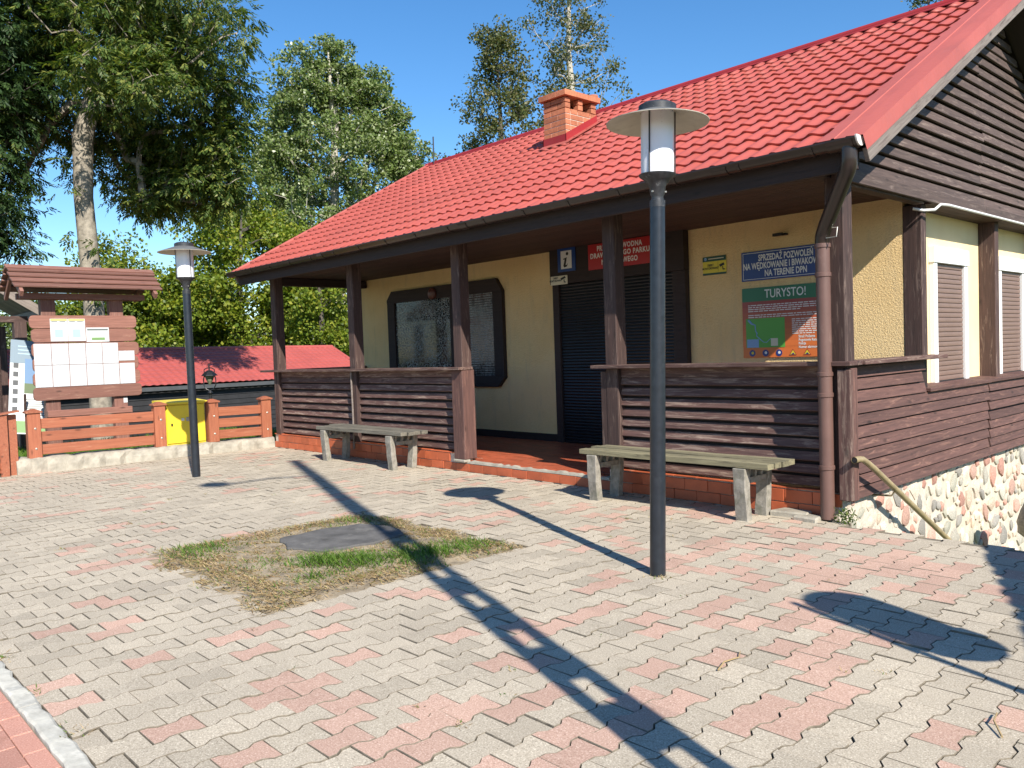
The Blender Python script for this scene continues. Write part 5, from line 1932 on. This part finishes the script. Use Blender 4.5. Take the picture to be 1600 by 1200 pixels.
def skeleton(trunk, tr, C_, rs, kr=0.012, up=0.35, maxr=0.14, bare=0.4):
    """connect cluster centres to the trunk; returns MB with trunk and limbs"""
    m = MB()
    tp = [Vector(p) for p in trunk]
    m.tube(tp, tr, 10)
    nodes = []
    par = []
    lo = int(len(tp) * 0.35)
    # densify the trunk
    for i in range(len(tp) - 1):
        for k in range(4):
            nodes.append(np.array(tp[i].lerp(tp[i + 1], k / 4)))
            par.append(-1)
    nodes.append(np.array(tp[-1]))
    par.append(-1)
    nt_ = len(nodes)
    tarr = np.array(nodes)
    dist = np.min(np.linalg.norm(C_[:, None, :] - tarr[None], axis=2), axis=1)
    order = np.argsort(dist)
    N_ = np.zeros((nt_ + len(C_), 3))
    N_[:nt_] = tarr
    cnt = np.zeros(nt_ + len(C_))
    parent = np.full(nt_ + len(C_), -1)
    k = nt_
    for ci in order:
        c = C_[ci]
        dv = c - N_[:k]
        dl = np.linalg.norm(dv, axis=1)
        cost = dl + np.maximum(0, 0.45 * np.linalg.norm(dv[:, :2], axis=1) - dv[:, 2]) * 1.1
        cost[:nt_] *= 1.0
        if k > nt_:
            cost[nt_:k] += 0.08 * dist[order[:k - nt_]]
        # do not attach to the lowest part of the bole
        cost[:int(nt_ * bare)] += 3.0
        b = int(np.argmin(cost))
        N_[k] = c
        parent[k] = b
        k += 1
    for i in range(k - 1, nt_ - 1, -1):
        cnt[i] += 1
        p = parent[i]
        while False: pass
        if p >= nt_: cnt[p] += cnt[i]
    segs = []
    for i in range(nt_, k):
        p = parent[i]
        a, b = Vector(N_[p]), Vector(N_[i])
        r0 = min(maxr, kr * math.sqrt(cnt[i] + 0.5) * 1.25)
        r1 = kr * math.sqrt(max(0.6, cnt[i] - 1) + 0.1)
        r1 = min(r0, r1)
        L_ = (b - a).length
        mid = a.lerp(b, 0.5) + Vector((rs.normal(0, .045), rs.normal(0, .045), rs.normal(0.03, .03))) * L_
        m.tube([a, mid, b], [r0, (r0 + r1) / 2, r1], 5 if r0 > 0.03 else 4, False)
        segs.append((a, mid, b))
    return m, segs


def leaves(C_, segs, per, rad, size, rs, flat_=0.5, droop=0.0, aspect=0.75):
    n = len(C_) * per
    c = np.repeat(C_, per, 0)
    off = rs.normal(0, 1, (n, 3))
    off = unit(off) * (rs.random(n) ** 0.45)[:, None] * (np.repeat(rs.uniform(0.6, 1.25, len(C_)), per) * rad)[:, None]
    off[:, 2] *= 0.75
    P = c + off
    D = unit(rs.normal(0, 1, (n, 3)) + unit(off) * 0.6 + np.array([0, 0, -droop]))
    N = unit(rs.normal(0, 1, (n, 3)) * (1 - flat_) + np.array([0, 0, 1.0]) * flat_ + unit(off) * 0.4)
    L = size * rs.uniform(0.65, 1.25, n)
    return quads(P, D, N, L, L * aspect)


def ash_leaves(C_, per, rad, rs, leaflet=0.095, pairs=4, droop=0.7):
    """pinnate leaves: a drooping stalk carrying pairs of narrow leaflets"""
    n = len(C_) * per
    c = np.repeat(C_, per, 0)
    d0 = unit(rs.normal(0, 1, (n, 3)) * np.array([1, 1, 0.6]))
    P0 = c + d0 * (rs.random(n) ** 0.5 * rad * np.repeat(rs.uniform(0.6, 1.2, len(C_)), per))[:, None]
    ax = unit(d0 + np.array([0, 0, -droop]) + rs.normal(0, .25, (n, 3)))
    side = unit(np.cross(ax, np.array([0, 0, 1.0]) + rs.normal(0, .3, (n, 3))))
    nr = unit(np.cross(side, ax))
    Ls = rs.uniform(0.20, 0.32, n)
    out_ = []
    for k in range(pairs):
        t = 0.25 + 0.75 * k / pairs
        for s_ in (1, -1):
            base_ = P0 + ax * (Ls * t)[:, None]
            dd = unit(ax * 0.75 + side * s_ * 0.8 + np.array([0, 0, -0.25]) + rs.normal(0, .16, (n, 3)))
            out_.append(quads(base_, dd, unit(nr + rs.normal(0, .25, (n, 3))), leaflet * rs.uniform(.8, 1.2, n), leaflet * 0.32 * np.ones(n), 0.5))
    tip = P0 + ax * Ls[:, None]
    out_.append(quads(tip, ax, nr, leaflet * np.ones(n), leaflet * 0.33 * np.ones(n), 0.5))
    return np.concatenate(out_)


def tree(name, label, base, M_bark, trunk, tr, C_, Q, mat, rs, kr=0.012, maxr=0.14, cat='tree', group=None, bare=0.4):
    r = thing(name, label, cat, base, None, group)
    m, segs = skeleton(trunk, tr, C_, rs, kr, maxr=maxr, bare=bare)
    m.build('trunk', M_bark, r, smooth=60)
    link('crown', quad_mesh('crown', Q, mat), r, ID)
    return r


def V3(p, d, R_=None):
    return (p[0] + d[0], p[1] + d[1], p[2] + d[2])


R2 = np.array([0.68, 0.73])       # direction that runs to the right across the view

# big ash with the pale trunk
rs = np.random.default_rng(11)
bx, by = -19.45, 5.66
AS = 1.06
tk = [(bx + .03, by + .02, -1.6), (bx, by, 1.0), (bx - .03, by - .03, 3.0), (bx - .14, by - .08, 5.1), (bx - .12, by - .03, 6.4), (bx + .02, by + .22, 7.4), (bx + .3, by + .62, 8.4), (bx + .45, by + .8, 9.8), (bx + .5, by + 1.0, 12.0)]
tr_ = [0.27, 0.225, 0.205, 0.195, 0.215, 0.17, 0.14, 0.10, 0.04]
ells = []


def vw(right, depth, z):
    """offset from the ash trunk in view-aligned metres"""
    right, depth, z = right * AS, depth * AS, 1.4 + (z - 1.4) * AS
    return (bx + 0.68 * right - 0.733 * depth, by + 0.732 * right + 0.68 * depth, z)


for rt, dp_, z, a, b, wgt in ((0.6, 0.5, 8.7, 2.6, 2.1, 3), (2.2, -0.4, 8.2, 1.55, 1.15, 1.5), (1.35, -1.0, 6.9, 1.5, 0.75, 1.3), (2.05, 1.0, 6.0, 1.2, 1.0, 1.4), (-1.5, 1.0, 7.5, 1.6, 1.6, 1.6),
                              (-1.9, -0.2, 6.0, 1.2, 1.3, 1.0), (1.0, 1.8, 5.6, 1.4, 0.8, 1.2), (-0.7, 1.8, 8.6, 2.2, 2.1, 1.6), (1.0, 0.2, 11.0, 2.3, 1.8, 1.0), (2.6, 0.6, 7.0, 0.75, 0.9, 0.7), (2.5, 0.8, 5.2, 0.85, .6, 0.6), (1.2, 0.9, 5.0, 0.6, .5, 0.3), (0.5, 1.6, 6.2, 1.0, 0.9, 1.0), (-0.5, 2.2, 6.4, 1.3, 1.2, 1.0)):
    c = vw(rt, dp_, z)
    ells.append((c[0], c[1], c[2], a, a, b, wgt))
C1 = clusters(ells, 1040, rs, 0.42)
rel = C1 - np.array([bx, by, 0])
rr_ = rel[:, 0] * 0.68 + rel[:, 1] * 0.732
dd_ = -rel[:, 0] * 0.733 + rel[:, 1] * 0.68
C1 = C1[~((np.abs(rr_ - 0.1) < 0.62) & (dd_ < 0.3) & (C1[:, 2] < 8.1))]
# epicormic shoots on the bole
C1b = np.array([vw(-0.35, -0.1, 4.2), vw(0.3, -0.2, 3.9), vw(0.35, -0.25, 3.4), vw(-0.3, -0.3, 5.0), vw(0.28, -0.3, 2.9), vw(-0.45, -.2, 5.6), vw(0.4, 0.0, 3.6), vw(0.2, -.3, 3.1)])
Q = np.concatenate([ash_leaves(C1, 15, 0.42, rs, 0.125), ash_leaves(C1b, 9, 0.22, rs, 0.12)])
tree('ash_tree', 'large ash tree with pale bare trunk rising behind the notice board', (bx, by, -1.4), M_BARK, tk, tr_, C1, Q, M_ASH, rs, 0.0075, 0.09, bare=0.6)

# ash at the left edge, its shade put into the leaf colour
rs = np.random.default_rng(12)
b2 = (-19.9, 3.55)
tk = [(b2[0], b2[1], -2.0), (b2[0] + .02, b2[1] + .02, 2.0), (b2[0], b2[1] - .05, 5.0), (b2[0] - .1, b2[1], 8.0), (b2[0], b2[1] + .1, 11)]
ells = []
for rt, dp_, z, a, b, wgt in ((-0.2, -0.4, 5.3, 1.3, 1.5, 1.5), (-1.0, 0.2, 8.0, 2.2, 2.4, 2.2), (0.6, 0.2, 7.4, 1.3, 1.3, 1.0), (0.3, 0.4, 4.4, 0.8, 0.8, 0.45), (-1.2, 0, 10.5, 2.4, 1.8, 1.2), (-2.2, 0.5, 6.2, 1.8, 1.8, 1.0), (0.7, 0.3, 9.0, 1.3, 1.2, 0.7)):
    ells.append((b2[0] + 0.68 * rt - 0.733 * dp_, b2[1] + 0.732 * rt + 0.68 * dp_, z, a, a, b, wgt))
C2 = clusters(ells, 620, rs, 0.42)
tree('ash_tree', 'dark shaded ash tree filling the upper left corner', (b2[0], b2[1], -2), M_BARKD, tk, [0.30, 0.26, 0.22, 0.15, 0.05], C2, ash_leaves(C2, 15, 0.42, rs, 0.125), M_ASH2, rs, 0.0085, 0.11)

# bright maples behind the lower building
def round_tree(name, label, base, h0, R_, H, n, per, size, mat, seed, bark=M_BARKD, crad=0.75, lobes=14, group=None, shell=0.36, th=None):
    rs = np.random.default_rng(seed)
    x, y, z = base
    tk = [(x, y, z), (x + rs.normal(0, .1), y + rs.normal(0, .1), z + H * 0.3), (x + rs.normal(0, .2), y + rs.normal(0, .2), z + H * 0.6), (x, y, z + H * 0.9)]
    ells = [(x, y, z + h0 + (H - h0) * 0.48, R_ * 0.75, R_ * 0.75, (H - h0) * 0.42, 3)]
    for k in range(lobes):
        a = rs.uniform(0, 2 * np.pi)
        t = rs.uniform(0.08, 0.9)
        rr = R_ * math.sqrt(max(0.05, 1 - (2 * t - 0.95) ** 2)) * 0.78
        ells.append((x + math.cos(a) * rr, y + math.sin(a) * rr, z + h0 + (H - h0) * t, R_ * 0.34, R_ * 0.34, R_ * 0.28, 1))
    C_ = clusters(ells, n, rs, shell)
    Q = leaves(C_, None, per, crad, size, rs)
    r0 = th or H * 0.022
    return tree(name, label, base, bark, tk, [r0, r0 * .8, r0 * .5, r0 * .15], C_, Q, mat, rs, 0.010, 0.12, group=group)


round_tree('maple_tree', 'bright yellow-green maple behind the faded red roof, left of the far lamp', (-37.6, 13.0, -2), 1.4, 3.4, 9.0, 290, 120, 0.17, M_MAPLE, 21, group='maples behind the lower roof')
round_tree('maple_tree', 'bright yellow-green maple directly left of the porch roof corner', (-36.0, 16.9, -2), 0.6, 4.1, 11.3, 460, 130, 0.17, M_MAPLE, 22, group='maples behind the lower roof')
round_tree('maple_tree', 'lower yellow-green maple seen between the first two porch posts', (-33.2, 18.9, -2), 0.6, 2.7, 7.6, 240, 120, 0.16, M_MAPLE, 23, group='maples behind the lower roof')
round_tree('maple_tree', 'dark green maple in the gap behind the notice board', (-38.5, 10.6, -2), 0.8, 3.2, 7.4, 230, 100, 0.17, M_BUSH, 24)

# poplar
rs = np.random.default_rng(31)
px_, py_ = -42.3, 25.6
tk = [(px_, py_, -2), (px_, py_ + .1, 4), (px_ - .1, py_, 9), (px_ + .1, py_ + .1, 14), (px_, py_, 19.5)]
ells = []
for rt, z, a, b, wgt in ((0, 11.5, 4.0, 4.2, 3), (-3.0, 13.7, 1.8, 3.4, 1.6), (0.2, 17.0, 1.7, 3.2, 1.7), (-1.6, 16.4, 1.4, 2.8, 1.1), (2.4, 15.4, 1.5, 2.9, 1.3), (4.3, 11.6, 1.6, 2.8, 1.2), (-2.9, 9.8, 1.5, 2.0, 0.7), (2.2, 9.0, 2.4, 2.0, 1.1), (5.7, 10.4, 0.9, 2.2, 0.7), (-0.8, 6.8, 1.6, 1.5, 0.5), (-4.2, 13.0, 1.0, 2.3, 0.7), (3.6, 14.0, 1.1, 2.4, .7)):
    dd = rs.normal(0, 1.0)
    ells.append((px_ + 0.68 * rt - 0.733 * dd, py_ + 0.732 * rt + 0.68 * dd, z, a, a, b, wgt))
C_ = clusters(ells, 860, rs, 0.40)
Q = leaves(C_, None, 115, 0.6, 0.18, rs, 0.25)
tree('poplar_tree', 'tall silvery green poplar standing left of the roof ridge', (px_, py_, -2), M_BARKP, tk, [0.45, 0.4, 0.3, 0.2, 0.06], C_, Q, M_POPL, rs, 0.016, 0.22)

# sparse alders behind the ridge
def alder(name, label, base, H, R_, n, per, seed, bark, z0=0.45, rad=0.5):
    rs = np.random.default_rng(seed)
    x, y, z = base
    tk = [(x, y, z)] + [(x + rs.normal(0, .12), y + rs.normal(0, .12), z + H * t) for t in (0.25, 0.5, 0.75, 0.97)]
    C_ = []
    while len(C_) < n:
        t = rs.uniform(z0, 1.0)
        q = (t - z0) / (1.0 - z0)
        a = rs.uniform(0, 6.283)
        lob = 0.75 + 0.3 * math.sin(a * 2 + q * 9 + seed) + 0.22 * math.sin(q * 23 + a)
        rr = R_ * max(0.12, (1.02 - q) ** 0.62) * lob * rs.uniform(0.1, 1.0) ** 0.6 + 0.15
        C_.append((x + rr * math.cos(a), y + rr * math.sin(a), z + H * t + rs.normal(0, .2)))
    C_ = np.array(C_)
    Q = leaves(C_, None, per, rad, 0.15, rs, 0.3)
    return tree(name, label, base, bark, tk, [H * .014, H * .012, H * .009, H * .006, H * .001], C_, Q, M_ALDER, rs, 0.011, 0.10)


alder('alder_tree', 'open dark alder left of the chimney above the ridge', (-31.0, 28.6, -2), 19.6, 5.4, 330, 60, 41, M_BARKD, 0.36, 0.6)
alder('alder_tree', 'taller sparse alder with pale twigs right above the chimney', (-29.9, 33.0, -2), 25.5, 5.2, 320, 44, 42, M_BARKP, 0.36, 0.55)
alder('alder_tree', 'bushy alder low at the left end of the ridge', (-33.6, 26.4, -2), 12.4, 3.6, 130, 80, 43, M_BARKD, 0.4, 0.65)
alder('alder_tree', 'sparse tree top just over the upper right roof edge', (-17.26, 47.5, -2), 23.2, 2.0, 60, 60, 44, M_BARKD, 0.6, 0.5)
alder('alder_tree', 'thin alder half hidden by the second porch post', (-35.0, 21.2, -2), 7.2, 1.6, 50, 70, 45, M_BARKD, 0.2, 0.5)

# shrubs and woods closing the horizon on the left
for i, (x, y, R_, H, lab) in enumerate(((-44.5, 8.4, 3.2, 8.6, 'olive bush behind the ash trunk at the left'), (-42, 3.5, 3.4, 7.2, 'green bush beyond the shelter at the left edge'),
                                        (-46, 19.5, 3.2, 7.5, 'far green bush behind the maples'), (-40, 30, 3.4, 6.5, 'far green bush behind the porch'), (-27.5, 4.2, 1.6, 3.6, 'dark shrub behind the display panel'))):
    round_tree('bush', lab, (x, y, -2), 0.3, R_, H, 130, 90, 0.18, M_BUSH, 60 + i, lobes=9)

# a young sapling's bright top over the left end of the roof
round_tree('young_tree', 'bright green young tree top just left of the roof ridge end', (-30.5, 17.6, -2), 3.5, 1.3, 9.2, 70, 110, 0.15, M_MAPLE, 71, lobes=5)

# lawn blades behind the fence
ng = 14000
gp = np.column_stack([rng.uniform(-15.5, -12.62, ng), rng.uniform(1.5, 7.0, ng), np.zeros(ng)])
gp[:, 2] = [gh(a, b) for a, b in gp[:, :2]]
az = rng.uniform(0, 6.28, ng)
D = unit(np.column_stack([np.cos(az), np.sin(az), rng.uniform(0.6, 2.0, ng)]))
N = unit(np.column_stack([-np.sin(az), np.cos(az), np.ones(ng) * .5]))
link('lawn_grass', quad_mesh('lawn_grass', quads(gp, D, N, rng.uniform(0.06, 0.15, ng), rng.uniform(0.008, 0.014, ng), 0.3), [M_GRASSG]), kind='stuff')['label'] = 'green lawn grass behind the fence'
